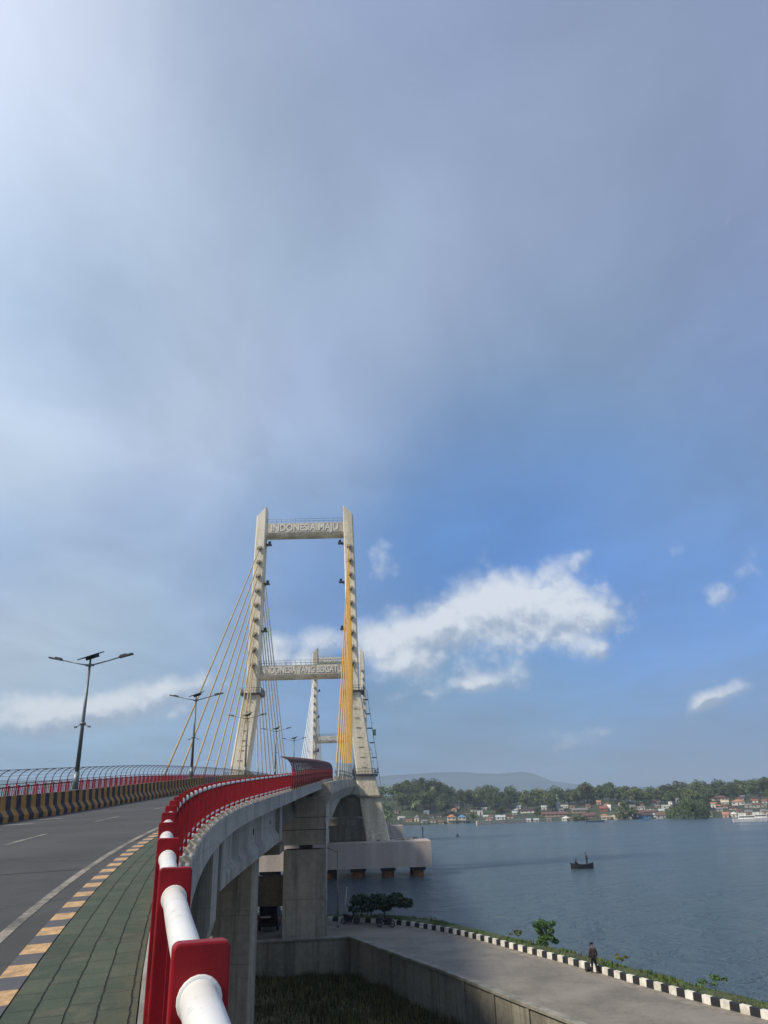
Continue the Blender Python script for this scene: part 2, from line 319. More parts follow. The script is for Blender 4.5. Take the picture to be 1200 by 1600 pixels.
# ---------------------------------------------------------------- mesh helpers
class MB:
    def __init__(s): s.v = []; s.f = []; s.mi = []; s.uv = []; s.sm = []
    def face(s, pts, mi=0, uv=None, sm=False):
        i = len(s.v); s.v += [tuple(p) for p in pts]; s.f.append(tuple(range(i, i + len(pts)))); s.mi.append(mi); s.uv.append(uv); s.sm.append(sm)
    def grid(s, rows, mi=0, closed=False, sm=False, caps=False):
        i = len(s.v); n = len(rows[0])
        for r in rows: s.v += [tuple(p) for p in r]
        for a in range(len(rows) - 1):
            for k in range(n if closed else n - 1):
                k2 = (k + 1) % n
                s.f.append((i + a*n + k, i + a*n + k2, i + (a+1)*n + k2, i + (a+1)*n + k)); s.mi.append(mi); s.uv.append(None); s.sm.append(sm)
        if caps:
            s.f.append(tuple(i + k for k in reversed(range(n)))); s.f.append(tuple(i + (len(rows)-1)*n + k for k in range(n)))
            s.mi += [mi, mi]; s.uv += [None, None]; s.sm += [False, False]
    def hexa(s, c, mi=0):   # c: 4 bottom, 4 top
        s.grid([c[:4], c[4:]], mi, closed=True, caps=True)
    def box(s, c, size, mi=0, ax=None):
        X, Y, Z = ax or (Vector((1,0,0)), Vector((0,1,0)), Vector((0,0,1))); c = Vector(c); a, b, d = size[0]/2, size[1]/2, size[2]/2
        q = [c + X*i*a + Y*j*b + Z*k*d for k in (-1, 1) for (i, j) in ((-1,-1),(1,-1),(1,1),(-1,1))]
        s.hexa(q, mi)
    def tube(s, p, q, r, r2=None, n=8, mi=0, caps=True):
        p, q = Vector(p), Vector(q); d = (q - p).normalized(); a = d.orthogonal().normalized(); b = d.cross(a); r2 = r if r2 is None else r2
        s.grid([[p + (a*math.cos(t)+b*math.sin(t))*r for t in [2*math.pi*k/n for k in range(n)]],
                [q + (a*math.cos(t)+b*math.sin(t))*r2 for t in [2*math.pi*k/n for k in range(n)]]], mi, True, True, caps)
    def path(s, pts, r, n=6, mi=0, rs=None):
        pts = [Vector(p) for p in pts]; rows = []; a = None
        for i, p in enumerate(pts):
            d = (pts[min(i+1, len(pts)-1)] - pts[max(i-1, 0)]).normalized()
            if a is None: a = d.orthogonal().normalized()
            a = (a - d * a.dot(d)).normalized(); b = d.cross(a); rr = rs[i] if rs else r
            rows.append([p + (a*math.cos(2*math.pi*k/n)+b*math.sin(2*math.pi*k/n))*rr for k in range(n)])
        s.grid(rows, mi, True, True, True)
    def build(s, name, mats, parent=None, smooth=None, loc=None):
        me = bpy.data.meshes.new(name); me.from_pydata(s.v, [], s.f)
        for mm in (mats if isinstance(mats, (list, tuple)) else [mats]): me.materials.append(mm)
        me.polygons.foreach_set('material_index', s.mi)
        me.polygons.foreach_set('use_smooth', s.sm)
        if any(u for u in s.uv):
            ul = me.uv_layers.new(name='UVMap')
            for p, u in zip(me.polygons, s.uv):
                if u:
                    for li, q in zip(p.loop_indices, u): ul.data[li].uv = q
        bm = bmesh.new(); bm.from_mesh(me)
        if len(me.vertices) < 60000 and not any(u for u in s.uv):
            bmesh.ops.recalc_face_normals(bm, faces=bm.faces)
        bm.to_mesh(me); bm.free(); me.update()
        o = bpy.data.objects.new(name, me); COL.objects.link(o)
        if parent is not None: o.parent = parent
        if loc is not None: o.location = loc
        return o
def tag(o, label=None, cat=None, group=None, kind=None):
    if label: o['label'] = label
    if cat: o['category'] = cat
    if group: o['group'] = group
    if kind: o['kind'] = kind
    return o
def empty(name, loc=(0, 0, 0), rz=0, label=None, cat=None, group=None):
    o = bpy.data.objects.new(name, None); COL.objects.link(o); o.location = loc; o.rotation_euler = (0, 0, rz); o.empty_display_size = .3
    return tag(o, label, cat, group)
def children(o): return [c for c in COL.objects if c.parent == o]
def copy_tree(o, kids, parent=None):
    """kids: {object: [children]} gathered once"""
    c = o.copy(); COL.objects.link(c); c.parent = parent
    for ch in kids.get(o, []): copy_tree(ch, kids, c)
    return c
def kidmap(root):
    d = {}; st = [root]
    while st:
        x = st.pop(); d[x] = children(x); st += d[x]
    return d
def bevel(o, w, seg=2):
    b = o.modifiers.new('bevel', 'BEVEL'); b.width = w; b.segments = seg; b.limit_method = 'ANGLE'; return o

# ---------------------------------------------------------------- bridge alignment
# s runs along the right hand rail; 'off' is the distance to the right of the bridge axis (rail at +9.9)
RAIL = 9.9; S0 = -14.0; S1 = 760.0; DS = .5; LC = 36.0; PH0 = R(18.5); PH1 = R(1.15)
def heading(s):
    if s >= LC: return PH1
    return PH0 + (PH1 - PH0) * max(s, -14) / LC
_pts = {}
p = Vector((-.212, 1.25)); s = 0.0; _fw = [(0.0, p.copy())]
while s < S1:
    h = heading(s + DS/2); p = p + Vector((-math.sin(h), math.cos(h))) * DS; s += DS; _fw.append((s, p.copy()))
p = Vector((-.212, 1.25)); s = 0.0; _bw = []
while s > S0:
    h = heading(s - DS/2); p = p - Vector((-math.sin(h), math.cos(h))) * DS; s -= DS; _bw.append((s, p.copy()))
_TAB = list(reversed(_bw)) + _fw
def zprof(Y):
    if Y < 60: return 9.0 + .056 * Y
    return max(12.36 + .056*(Y-60) - .056/(2*186)*(Y-60)**2, 4.0)
def Wp(s, off, dz=0.0):
    """world point on the bridge"""
    i = (s - S0) / DS; k = max(0, min(int(i), len(_TAB) - 2)); f = i - k
    p = _TAB[k][1].lerp(_TAB[k+1][1], f); h = heading(s)
    rn = Vector((math.cos(h), math.sin(h)))
    q = p + rn * (off - RAIL)
    cs = .026 * max(0.0, min(1.0, (85 - s)/45))
    return Vector((q.x, q.y, zprof(p.y) + cs*(off - RAIL) + dz))
def Tn(s): h = heading(s); return Vector((-math.sin(h), math.cos(h), 0))
def Rn(s): h = heading(s); return Vector((math.cos(h), math.sin(h), 0))
def s_at(Y):   # s where the axis has this Y (straight part)
    a, b = 20.0, S1
    for _ in range(40):
        c = (a+b)/2
        if Wp(c, 0).y < Y: a = c
        else: b = c
    return a
def srange(a, b, st):
    n = max(1, round((b-a)/st)); return [a + (b-a)*i/n for i in range(n+1)]
def sweep(mb, prof, ss, mi=0, closed=True, caps=True, sm=False):
    """prof: list of (off, dz)"""
    mb.grid([[Wp(s, o, z) for (o, z) in prof] for s in ss], mi, closed=closed, caps=caps and closed, sm=sm)
def strip(mb, o0, o1, z, ss, mi=0, n=1):
    for a, b in zip(ss[:-1], ss[1:]):
        mb.face([Wp(a,o0,z), Wp(a,o1,z), Wp(b,o1,z), Wp(b,o0,z)], mi, [(0,a),(o1-o0,a),(o1-o0,b),(0,b)])

sT1, sT2 = s_at(164), s_at(328)
sPier = s_at(78)
fine = srange(-14, 60, 1.0) + srange(60, 470, 5)[1:]

bridge = empty('cable_stayed_bridge', tuple(Wp(sT1, 0, -18)), 0, 'long cable stayed bridge with two pale H shaped pylons and yellow stays', 'bridge')
BINV = Matrix.Translation(-bridge.location)
def bpart(mb, name, mats, parent=None):
    o = mb.build(name, mats, parent or bridge)
    if (parent or bridge) is bridge: o.matrix_parent_inverse = BINV
    return o

# decks
mb = MB()
prof = [(-10.12,-.12),(-9.0,-.12),(9.0,-.12),(10.12,-.12),(10.16,-.62),(9.8,-.66),(9.1,-.42),(-9.1,-.42),(-9.8,-.66),(-10.16,-.62)]
sweep(mb, prof, srange(-14, sPier-1.2, 1.5))
# raised kerb blocks under the rails
for sg in (1, -1):
    a, b = sorted((sg*9.80, sg*10.14)); sweep(mb, [(a,-.14),(b,-.14),(b,.03),(a,.03)], srange(-14, sPier-1.2, 1.5))
bpart(mb, 'approach_deck', concrete_blue)
mb = MB()
prof = [(-10.9,-.05),(10.9,-.05),(11.05,-.9),(11.05,-1.2),(10.3,-2.7),(9.5,-2.7),(9.2,-.6),(-9.2,-.6),(-9.5,-2.7),(-10.3,-2.7),(-11.05,-1.2),(-11.05,-.9)]
sweep(mb, prof, srange(sPier-1.1, s_at(414), 4))
for sg in (1, -1):
    a, b = sorted((sg*9.62, sg*10.2)); sweep(mb, [(a,-.05),(b,-.05),(b,.18),(a,.18)], srange(sPier-1.1, s_at(414), 4))
bpart(mb, 'stayed_deck', concrete)
# cross beams below the stayed deck
for s in srange(sPier+6, s_at(408), 6.3):
    mb = MB()
    q = [Wp(s-.2,-9.25,-2.2), Wp(s-.2,9.25,-2.2), Wp(s+.2,9.25,-2.2), Wp(s+.2,-9.25,-2.2)]
    mb.hexa(q + [Vector(p)+Vector((0,0,1.55)) for p in q])
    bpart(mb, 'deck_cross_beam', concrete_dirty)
mb = MB(); sweep(mb, prof, srange(s_at(414.5), s_at(520), 6)); bpart(mb, 'far_approach_deck', concrete)
# approach girders: outer one is the broad one seen from the walkway
def girder(off, Ya, Yb, depth, name='girder', m=concrete_blue):
    mb = MB(); ss = srange(Ya, Yb, 3)
    w = .34; d0 = -.43
    pr = [(off-.45,d0),(off+.45,d0),(off+.45,d0-.22),(off+w/2,d0-.38),(off+w/2,-depth+.75),(off+.42,-depth+.42),(off+.42,-depth),(off-.42,-depth),(off-.42,-depth+.42),(off-w/2,-depth+.75),(off-w/2,d0-.38),(off-.45,d0-.22)]
    sweep(mb, pr, ss)
    for e in (Ya, Yb):        # solid end blocks
        e2 = e + (1.3 if e == Ya else -1.3); a, b = sorted((e - .012, e2)); a, b = (a, b) if e == Ya else (a, e + .012)
        sweep(mb, [(off-.43,-depth-.004),(off+.435,-depth-.004),(off+.44,d0-.005),(off-.43,d0-.005)], [a, b])
    return bpart(mb, name, m)
SG0, SG1 = 31.9, 52.5
for off in (-8.75, -4.35, 0, 4.35, 8.75): girder(off, SG0, SG1, 3.05)
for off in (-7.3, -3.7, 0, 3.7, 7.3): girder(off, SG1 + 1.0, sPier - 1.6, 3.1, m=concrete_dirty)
# drain opening marks on the outer girder
for s, r in ((42, .16), (48.5, .12)):
    mb = MB(); c = Wp(s, 8.75+.18, -1.7); mb.tube(c, c + Rn(s)*.03, r, n=12); bpart(mb, 'girder_drain', dark_steel)
# wing block at the abutment
mb = MB()
pr = [(8.0, -.44), (9.1, -.44), (9.1, -4.0), (8.7, -5.2), (8.0, -5.2)]
sweep(mb, pr, [30.4, 31.7]); bpart(mb, 'abutment_wing', concrete_blue)
mb = MB()
sweep(mb, [(-9.2,-.47),(7.7,-.47),(7.7,-6.6),(-9.2,-6.6)], [31.0, 31.8]); 
sweep(mb, [(-9.2,-3.4),(8.0,-3.4),(8.0,-11.5),(-9.2,-11.5)], [31.9, 34.6])
bpart(mb, 'abutment', concrete_dirty)

# piers -------------------------------------------------
def pier_col(name, s, o0, o1, dep, z0, z1, m, joints=()):
    mb = MB(); c = Wp(s, (o0+o1)/2); X, Y, Z = Rn(s), Tn(s), Vector((0,0,1))
    w = abs(o1-o0); b = .12
    P = [(-w/2+b,-dep/2),(w/2-b,-dep/2),(w/2,-dep/2+b),(w/2,dep/2-b),(w/2-b,dep/2),(-w/2+b,dep/2),(-w/2,dep/2-b),(-w/2,-dep/2+b)]
    zs = [z0] + sorted(joints) + [z1]
    for a, bb in zip(zs[:-1], zs[1:]):
        mb.grid([[Vector((c.x,c.y,z)) + X*x + Y*y for x, y in P] for z in (a+.04, bb)], closed=True, caps=True)
        mb.grid([[Vector((c.x,c.y,z)) + X*x*.97 + Y*y*.97 for x, y in P] for z in (a, a+.041)], closed=True)
    return bpart(mb, name, m)
sc1 = 53.5
for sg in (1, -1):
    a, b = sorted((sg*5.0, sg*7.45)); pier_col('pier_column', sc1, a, b, 2.4, -2.2, zprof(54)-3.9, concrete, (1.9, 4.6))
mb = MB(); sweep(mb, [(-9.1,-3.9+.0),(9.1,-3.9),(9.1,-3.4),(-9.1,-3.4)], [sc1-1.3, sc1+1.3]); bpart(mb, 'pier_cap', concrete_dirty)
for sg in (1, -1):
    a, b = sorted((sg*6.6, sg*10.5)); pier_col('pier_column', sPier, a, b, 3.2, -1.0, 7.3, concrete, (3.1,))
# stepped pier head carrying the end of the stayed span
mb = MB(); zt = zprof(78)
steps = [(7.7, 9.0), (9.05, 10.1), (10.15, 12.0)]
for k, (a, b) in enumerate(steps):
    g = .06 * (k % 2)
    q = [Wp(sPier-1.5+g, -10.6+g), Wp(sPier-1.5+g, 10.6-g), Wp(sPier+3.4, 10.6-g), Wp(sPier+3.4, -10.6+g)]
    mb.hexa([Vector((p.x,p.y,a)) for p in q] + [Vector((p.x,p.y,b)) for p in q])
bpart(mb, 'pier_head', concrete)
# raking haunch from pier head up to the edge girder
for sg in (1, -1):
    rows = []; mb = MB()
    for s, dzz in ((sPier+3.5, -4.7), (sPier+12, -4.0), (sPier+22, -3.3), (sPier+32, -2.72)):
        rows.append([Wp(s, sg*9.4, -2.3), Wp(s, sg*10.55, -2.0), Wp(s, sg*10.35, dzz), Wp(s, sg*9.4, dzz)])
    mb.grid(rows, closed=True, caps=True); bpart(mb, 'edge_haunch', concrete)
mb = MB(); c = Wp(sPier, 10.62) - Tn(sPier)*1.5; mb.tube((c.x,c.y,-.2), (c.x,c.y,9.6), .085, n=10); mb.tube((c.x,c.y,3.0),(c.x,c.y,3.2),.11,n=10); bpart(mb, 'corner_tube', mat('pale_grey',(.42,.42,.40),.5))  # pale upright tube along the front corner of the column
for o in (-8.6, 8.6):
    mb = MB(); c = Wp(sPier, o); mb.box((c.x, c.y, 7.5), (1.2, 1.2, .42)); bpart(mb, 'bearing', dark_steel)
mb = MB(); q = [Wp(sPier+1.8+d, o) for d, o in ((0,-6.65),(0,6.65),(1.0,6.65),(1.0,-6.65))]
mb.hexa([Vector((p.x,p.y,2.3)) for p in q] + [Vector((p.x,p.y,4.9)) for p in q]); bpart(mb, 'tie_wall', concrete_dirty)
for Yp in (416, 452, 488):
    sp = s_at(Yp); zt = zprof(Yp)-2.7
    for o in (-6.5, 6.5): pier_col('pier_column', sp, o-1.2, o+1.2, 2.2, -4, zt-1.3, concrete)
    mb = MB(); q = [Wp(sp+d, o) for d, o in ((-1.3,-9.6),(-1.3,9.6),(1.3,9.6),(1.3,-9.6))]
    mb.hexa([Vector((p.x,p.y,zt-1.29)) for p in q] + [Vector((p.x,p.y,zt+.1)) for p in q]); bpart(mb, 'pier_cap', concrete)

# pylons -------------------------------------------------
ST = [(5.0,15.6,4.7,6.0),(13.4,14.1,4.3,5.6),(13.41,14.1,4.3,5.6),(17.6,13.2,4.0,5.2),(17.61,13.2,3.5,4.7),(34.8,10.98,3.2,4.4),(34.9,10.98,2.5,4.1),(60,10.55,2.4,3.9),(75.2,10.2,2.25,3.7)]
def pylon(sT):
    X, Y, Z = Rn(sT), Tn(sT), Vector((0,0,1)); c0 = Wp(sT, 0); c0.z = 0
    for sg in (1, -1):
        mb = MB(); rows = []
        for z, h, w, d in ST:
            b = .22
            P = [(-w/2+b,-d/2),(w/2-b,-d/2),(w/2,-d/2+b),(w/2,d/2-b),(w/2-b,d/2),(-w/2+b,d/2),(-w/2,d/2-b),(-w/2,-d/2+b)]
            rows.append([c0 + X*(sg*h + x) + Y*y + Z*z for x, y in P])
        # slanting top, inner side high
        w, d, h = 2.25, 3.7, 10.2; b = .22
        P = [(-w/2+b,-d/2),(w/2-b,-d/2),(w/2,-d/2+b),(w/2,d/2-b),(w/2-b,d/2),(-w/2+b,d/2),(-w/2,d/2-b),(-w/2,-d/2+b)]
        rows.append([c0 + X*(sg*h + x) + Y*y + Z*(77.0 - sg*x*1.1) for x, y in P])
        mb.grid(rows, closed=True, caps=True)
        # stay anchor hoods on both faces
        for k in range(9):
            z = 41.0 + k*3.35; hh = 10.98 + (z-34.9)/(75.2-34.9)*(10.2-10.98)
            for q in (-1, 1):
                p = c0 + X*(sg*hh) + Y*q*2.05 + Z*z
                ax = (X, (Y*q + Z*-.9).normalized(), (Z + Y*q*.9).normalized())
                mb.box(p, (.9, 1.3, .5), 1, ax)
                mb.tube(p, p + ax[1]*1.4, .2, mi=1)
        # climbing steps / recess marks
        for z in range(19, 34, 2):
            hh = 13.2 + (z-17.6)/(34.8-17.6)*(10.98-13.2)
            mb.box(c0 + X*(sg*hh) + Y*-2.36 + Z*z, (1.0, .05, .12), 1)
        leg = bpart(mb, 'pylon_leg', [pylon_m, mat('hood_stain', (.26,.22,.15), .8, .4, 1)])
        for z, h, w, d in ((34.6, 11.0, 4.6, 5.6), (17.5, 13.25, 5.2, 6.2), (13.3, 14.15, 5.4, 6.6)):
            mb = MB(); mb.box(c0 + X*sg*h + Z*z, (w, d, .35), 0, (X, Y, Z))
            if z > 15:
                for i in (-1, 1):
                    for j in srange(-.5, .5, .125):
                        mb.tube(c0 + X*(sg*h+i*w/2*.97) + Y*j*d + Z*(z+.1), c0 + X*(sg*h+i*w/2*.97) + Y*j*d + Z*(z+1.2), .045, n=4)
                        mb.tube(c0 + X*(sg*h+j*w) + Y*i*d/2*.97 + Z*(z+.1), c0 + X*(sg*h+j*w) + Y*i*d/2*.97 + Z*(z+1.2), .045, n=4)
                    for zz in (.65, 1.2):
                        mb.tube(c0+X*(sg*h+i*w/2*.97)-Y*d/2+Z*(z+zz), c0+X*(sg*h+i*w/2*.97)+Y*d/2+Z*(z+zz), .045, n=4)
                        mb.tube(c0+X*(sg*h-w/2)+Y*i*d/2*.97+Z*(z+zz), c0+X*(sg*h+w/2)+Y*i*d/2*.97+Z*(z+zz), .045, n=4)
            o = mb.build('service_platform', dark_steel if z > 15 else concrete_dirty, leg)
        for z in (48.5, 59.5, 69.0):       # small floodlight brackets on the inner faces
            hh = 10.98 + (z-34.9)/(75.2-34.9)*(10.2-10.98)
            mb = MB(); p = c0 + X*(sg*(hh-1.9)) + Y*-.6 + Z*z
            mb.box(p, (1.3, 1.5, .14), 0, (X, Y, Z)); mb.box(p + Z*.5 - X*sg*.2, (.55, .75, .7), 0, (X, (Y+Z*.3).normalized(), (Z-Y*.3).normalized())); mb.tube(p - X*sg*-.6 - Z*.6, p, .06)
            mb.build('floodlight_bracket', dark_steel, leg)
        if sg == 1:      # caged ladder outside the right leg
            mb = MB()
            def LP(z, k): 
                hh = 13.2 + (z-17.6)/(34.8-17.6)*(10.98-13.2); return c0 + X*(hh + 1.75 + 1.15) + Y*k + Z*z
            for z0 in range(18, 35, 3):
                for kk in (-.9, .9):
                    mb.tube(LP(z0, kk), LP(min(z0+3, 35), kk), .05, n=4)
                    mb.tube(LP(z0, kk) - X*1.1, LP(z0, kk), .05, n=4)
                    mb.tube(LP(z0, kk), LP(min(z0+3, 35), -kk), .04, n=4)
                mb.box(LP(z0, 0) - X*.5, (1.1, 1.9, .08), 0, (X, Y, Z))
                mb.tube(LP(z0,-.9)+Z*1, LP(z0,.9)+Z*1, .04, n=4)
            mb.box(LP(26, -1.0) + X*.3, (.7, .7, 1.2), 0, (X, Y, Z))
            for z0 in range(6, 17, 3):
                hh = 15.6 + (z0-5)/(17.6-5)*(13.2-15.6)
                mb.tube(c0+X*(hh+2.8)+Z*z0-Y*.5, c0+X*(hh+2.35)+Z*(z0+3)-Y*.5, .05, n=4); mb.tube(c0+X*(hh+2.8)+Z*z0+Y*.5, c0+X*(hh+2.35)+Z*(z0+3)+Y*.5, .05, n=4)
            mb.build('ladder', galv, leg)
    near = sT == sT1
    for (z0, z1, hh, txt) in ((71.0, 74.0, 10.25, 'INDONESIA MAJU'), (37.9, 40.6, 10.9, 'INDONESIA YANG BERSATU')):
        mb = MB(); L = hh - 1.1
        mb.grid([[c0 + X*x + Y*y + Z*z for y, z in ((-1.3,z0+.25),(-1.5,z0+.6),(-1.5,z1),(1.5,z1),(1.5,z0),(-1.0,z0))] for x in (-L, L)], closed=True, caps=True)
        beam = bpart(mb, 'crossbeam', pylon_m)
        mb = MB()
        for x in srange(-L+.3, L-.3, 1.1):
            for y in (-1.4, 1.4): mb.tube(c0+X*x+Y*y+Z*z1, c0+X*x+Y*y+Z*(z1+1.1), .045, n=4)
        for zz in (.55, 1.1):
            for y in (-1.4, 1.4): mb.tube(c0+X*-L+Y*y+Z*(z1+zz), c0+X*L+Y*y+Z*(z1+zz), .04, n=4)
        mb.build('handrail', galv, beam)
        mb = MB(); mb.box(c0 - Y*1.52 + Z*(z0+.62+(z1-z0-.62)/2), (L*1.92, .05, (z1-z0)*.74), 0, (X, Y, Z)); mb.build('sign_panel', mat('brown_sign_band', (.60,.55,.45), .8, .4, .4), beam)
        cu = bpy.data.curves.new('t', 'FONT'); cu.body = txt; cu.size = 2.35 if len(txt) < 16 else 2.0; cu.align_x = 'CENTER'; cu.align_y = 'CENTER'; cu.extrude = .04; cu.offset = .05
        to = bpy.data.objects.new('t', cu); COL.objects.link(to); bpy.context.view_layer.update()
        dg = bpy.context.evaluated_depsgraph_get(); me = bpy.data.meshes.new_from_object(to.evaluated_get(dg)); bpy.data.objects.remove(to)
        xs = [v.co.x for v in me.vertices]; kx = (L*1.72) / (max(xs)-min(xs))
        M = Matrix((X*kx, Z, -Y)).transposed().to_4x4(); M.translation = c0 - Y*1.60 + Z*((z0+.6+z1)/2); me.transform(M)
        me.materials.clear(); me.materials.append(mat('lettering_white', (.78,.76,.69), .6, .1, 2))
        lo = bpy.data.objects.new('lettering', me); COL.objects.link(lo); lo.parent = beam
    # beam and wall between the legs under the deck, and footing blocks
    mb = MB()
    mb.grid([[c0 + X*x + Y*y + Z*z for y, z in ((-2,9.6),(-2,13.2),(2,13.2),(2,9.6))] for x in (-12.4, 12.4)], closed=True, caps=True)
    mb.grid([[c0 + X*x + Y*y + Z*z for y, z in ((-2.6,5.1),(-2.6,7.9),(2.6,7.9),(2.6,5.1))] for x in (-13.6, 13.6)], closed=True, caps=True)
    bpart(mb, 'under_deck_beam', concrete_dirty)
    # pile cap
    def capring(ins, z, ch=3.2):
        a, b = 25.8-ins, 8.0-ins
        return [c0 + X*x + Y*y + Z*z for x, y in ((-a,-b),(a,-b),(a,b-ch),(a-ch,b),(-a+ch,b),(-a,b-ch))]
    mb = MB(); mb.grid([capring(0, .35), capring(0, 4.85), capring(.15, 5.0)], closed=True, caps=True)
    cap = bpart(mb, 'pile_cap', cap_m)
    mb = MB(); rnd = random.Random(3)
    for _ in range(26):
        p = c0 + X*rnd.uniform(12, 24) + Y*rnd.uniform(-6.5, 5) + Z*5.1; q = rnd.uniform(.15, .4)
        mb.box(p, (q*2, q*1.4, q), 0)
    tag(mb.build('rubble', concrete, cap), kind='stuff')
    for x in srange(-23.2, 23.2, 5.8):
        for y in (-5.6, 0, 5.6):
            mb = MB(); p = c0 + X*x + Y*y
            mb.tube(p + Z*-7, p + Z*.2, 1.15, n=18, mi=0); mb.box(p + Z*.05, (2.9, 2.9, .62), 1, (X, Y, Z)); mb.build('pile', [rust, black_p], cap)
    mb = MB(); pts = c0 + X*25.0 + Y*4.5 + Z*5; mb.tube(pts, pts + Z*1.9, .09); mb.tube(pts+Z*1.9, pts+Z*2.15, .14); mb.build('mooring_post', dark_steel, cap)
pylon(sT1); pylon(sT2)
# stays
for sT in (sT1, sT2):
    YT = Wp(sT, 0).y
    for sg in (1, -1):
        for q in (-1, 1):
            for k in range(9):
                d = 9.7 + k*7.45; sd = sT + q*d
                z = 41.0 + k*3.35; hh = 10.98 + (z-34.9)/(75.2-34.9)*(10.2-10.98)
                top = Wp(sT, sg*hh); top.z = z; top += Tn(sT)*q*1.9
                bot = Wp(sd, sg*10.6, -.2)
                if q == -1 and sT == sT1: mm = yellow_cable if sg == 1 else yellow_cable_shaded
                else: mm = white_cable
                mb = MB(); n = 10; L = (top-bot).length; r = (.12 if sg == 1 else .14) if (q == -1 and sT == sT1) else .165
                mb.path([bot.lerp(top, i/n) - Vector((0,0,1))*L*.006*4*(i/n)*(1-i/n) for i in range(n+1)], r)
                c = bpart(mb, 'stay_cable', mm)
                dr = (top-bot).normalized(); mb = MB(); mb.tube(bot, bot + dr*3.6, .19, n=10); mb.tube(bot - Vector((0,0,.2)), bot + dr*.5, .33, n=10); mb.build('cable_sleeve', sleeve_m, c)
                mb = MB(); mb.box(bot + Vector((0,0,.25)), (.55, 1.3, .55), 0, (Rn(sd), Tn(sd), Vector((0,0,1)))); mb.build('anchor_block', concrete, c)
# light structural items on the ledge between fence and pylon
mb = MB()
for s in srange(s_at(101), s_at(156), 3.0):
    c = Wp(s, 10.75, 0); mb.tube(c, c + Vector((0,0,1.1)), .05, n=5)
mb.path([Wp(s, 10.75, 1.1) for s in srange(s_at(101), s_at(156), 5)], .045); mb.path([Wp(s, 10.75, .6) for s in srange(s_at(101), s_at(156), 5)], .04)
bpart(mb, 'ledge_handrail', galv)

# ---------------------------------------------------------------- surfaces on the bridge
KB = 8.93      # kerb inner edge
mb = MB(); strip(mb, KB-.22, -9.6, -.116 + 0, fine)
for i in range(len(mb.f)): pass
tag(mb.build('bridge_road', asphalt_m), kind='structure')
mb = MB(); ss = srange(-14, 400, 1.5)
sweep(mb, [(KB-.02, -.10), (9.79, -.10), (9.79, .0), (KB-.02, .0)], ss, caps=True)
o = tag(mb.build('pavement_base', concrete_dirty), kind='structure')
mb = MB()
for a, b in zip(ss[:-1], ss[1:]):
    mb.face([Wp(a,KB,.004), Wp(a,9.79,.004), Wp(b,9.79,.004), Wp(b,KB,.004)], 0, [(0,a),(9.79-KB,a),(9.79-KB,b),(0,b)])
pv = tag(mb.build('pavement', sw), kind='structure')
mb = MB(); i = 0; s = -14.0
while s < 140:
    L = .40; g = .0; a, b = s, s + L
    mb.hexa([Wp(a,KB-.235,-.12), Wp(a,KB,-.12), Wp(b,KB,-.12), Wp(b,KB-.235,-.12), Wp(a,KB-.215,.012), Wp(a,KB,.012), Wp(b,KB,.012), Wp(b,KB-.215,.012)], i % 2)
    s += L; i += 1
tag(mb.build('road_kerb', [orange_p, bluegrey_p]), kind='structure')
mb = MB(); strip(mb, KB-.62, KB-.75, -.111, srange(-14, 300, 1.0)); strip(mb, -9.4, -9.25, -.111, srange(-14, 300, 2))
s = -12.0 
while s < 250:
    strip(mb, 4.85, 5.0, -.111, srange(s, s+3.2, 1)); strip(mb, -5.0, -4.85, -.111, srange(s, s+3.2, 1)); s += 8.2
tag(mb.build('lane_markings', line_m), kind='structure')
mb = MB()   # deck joint
for s in (14.2, 32.5, sPier-1.6): strip(mb, KB-.76, .7, -.113, [s, s+.07])
tag(mb.build('deck_joint', black_p), kind='structure')

# ---------------------------------------------------------------- median barrier
PB = [(-.34,-.12),(-.34,-.04),(-.20,.20),(-.12,.86),(.12,.86),(.20,.20),(.34,-.04),(.34,-.12)]
PB = [(-.36,-.12),(-.36,.10),(-.17,.36),(-.13,.90),(.13,.90),(.17,.36),(.36,.10),(.36,-.12)]
mb = MB(); i = 0; s = -14.0
while s < 420:
    L = .46
    rows = [[Wp(q, o, z) for o, z in PB] for q in (s, s+L)]
    mb.grid(rows, i % 2, closed=True); i += 1; s += L
tag(mb.build('median_barrier', [yellow_p, black_faded]), 'yellow and black striped concrete barrier down the middle of the bridge road', 'barrier')

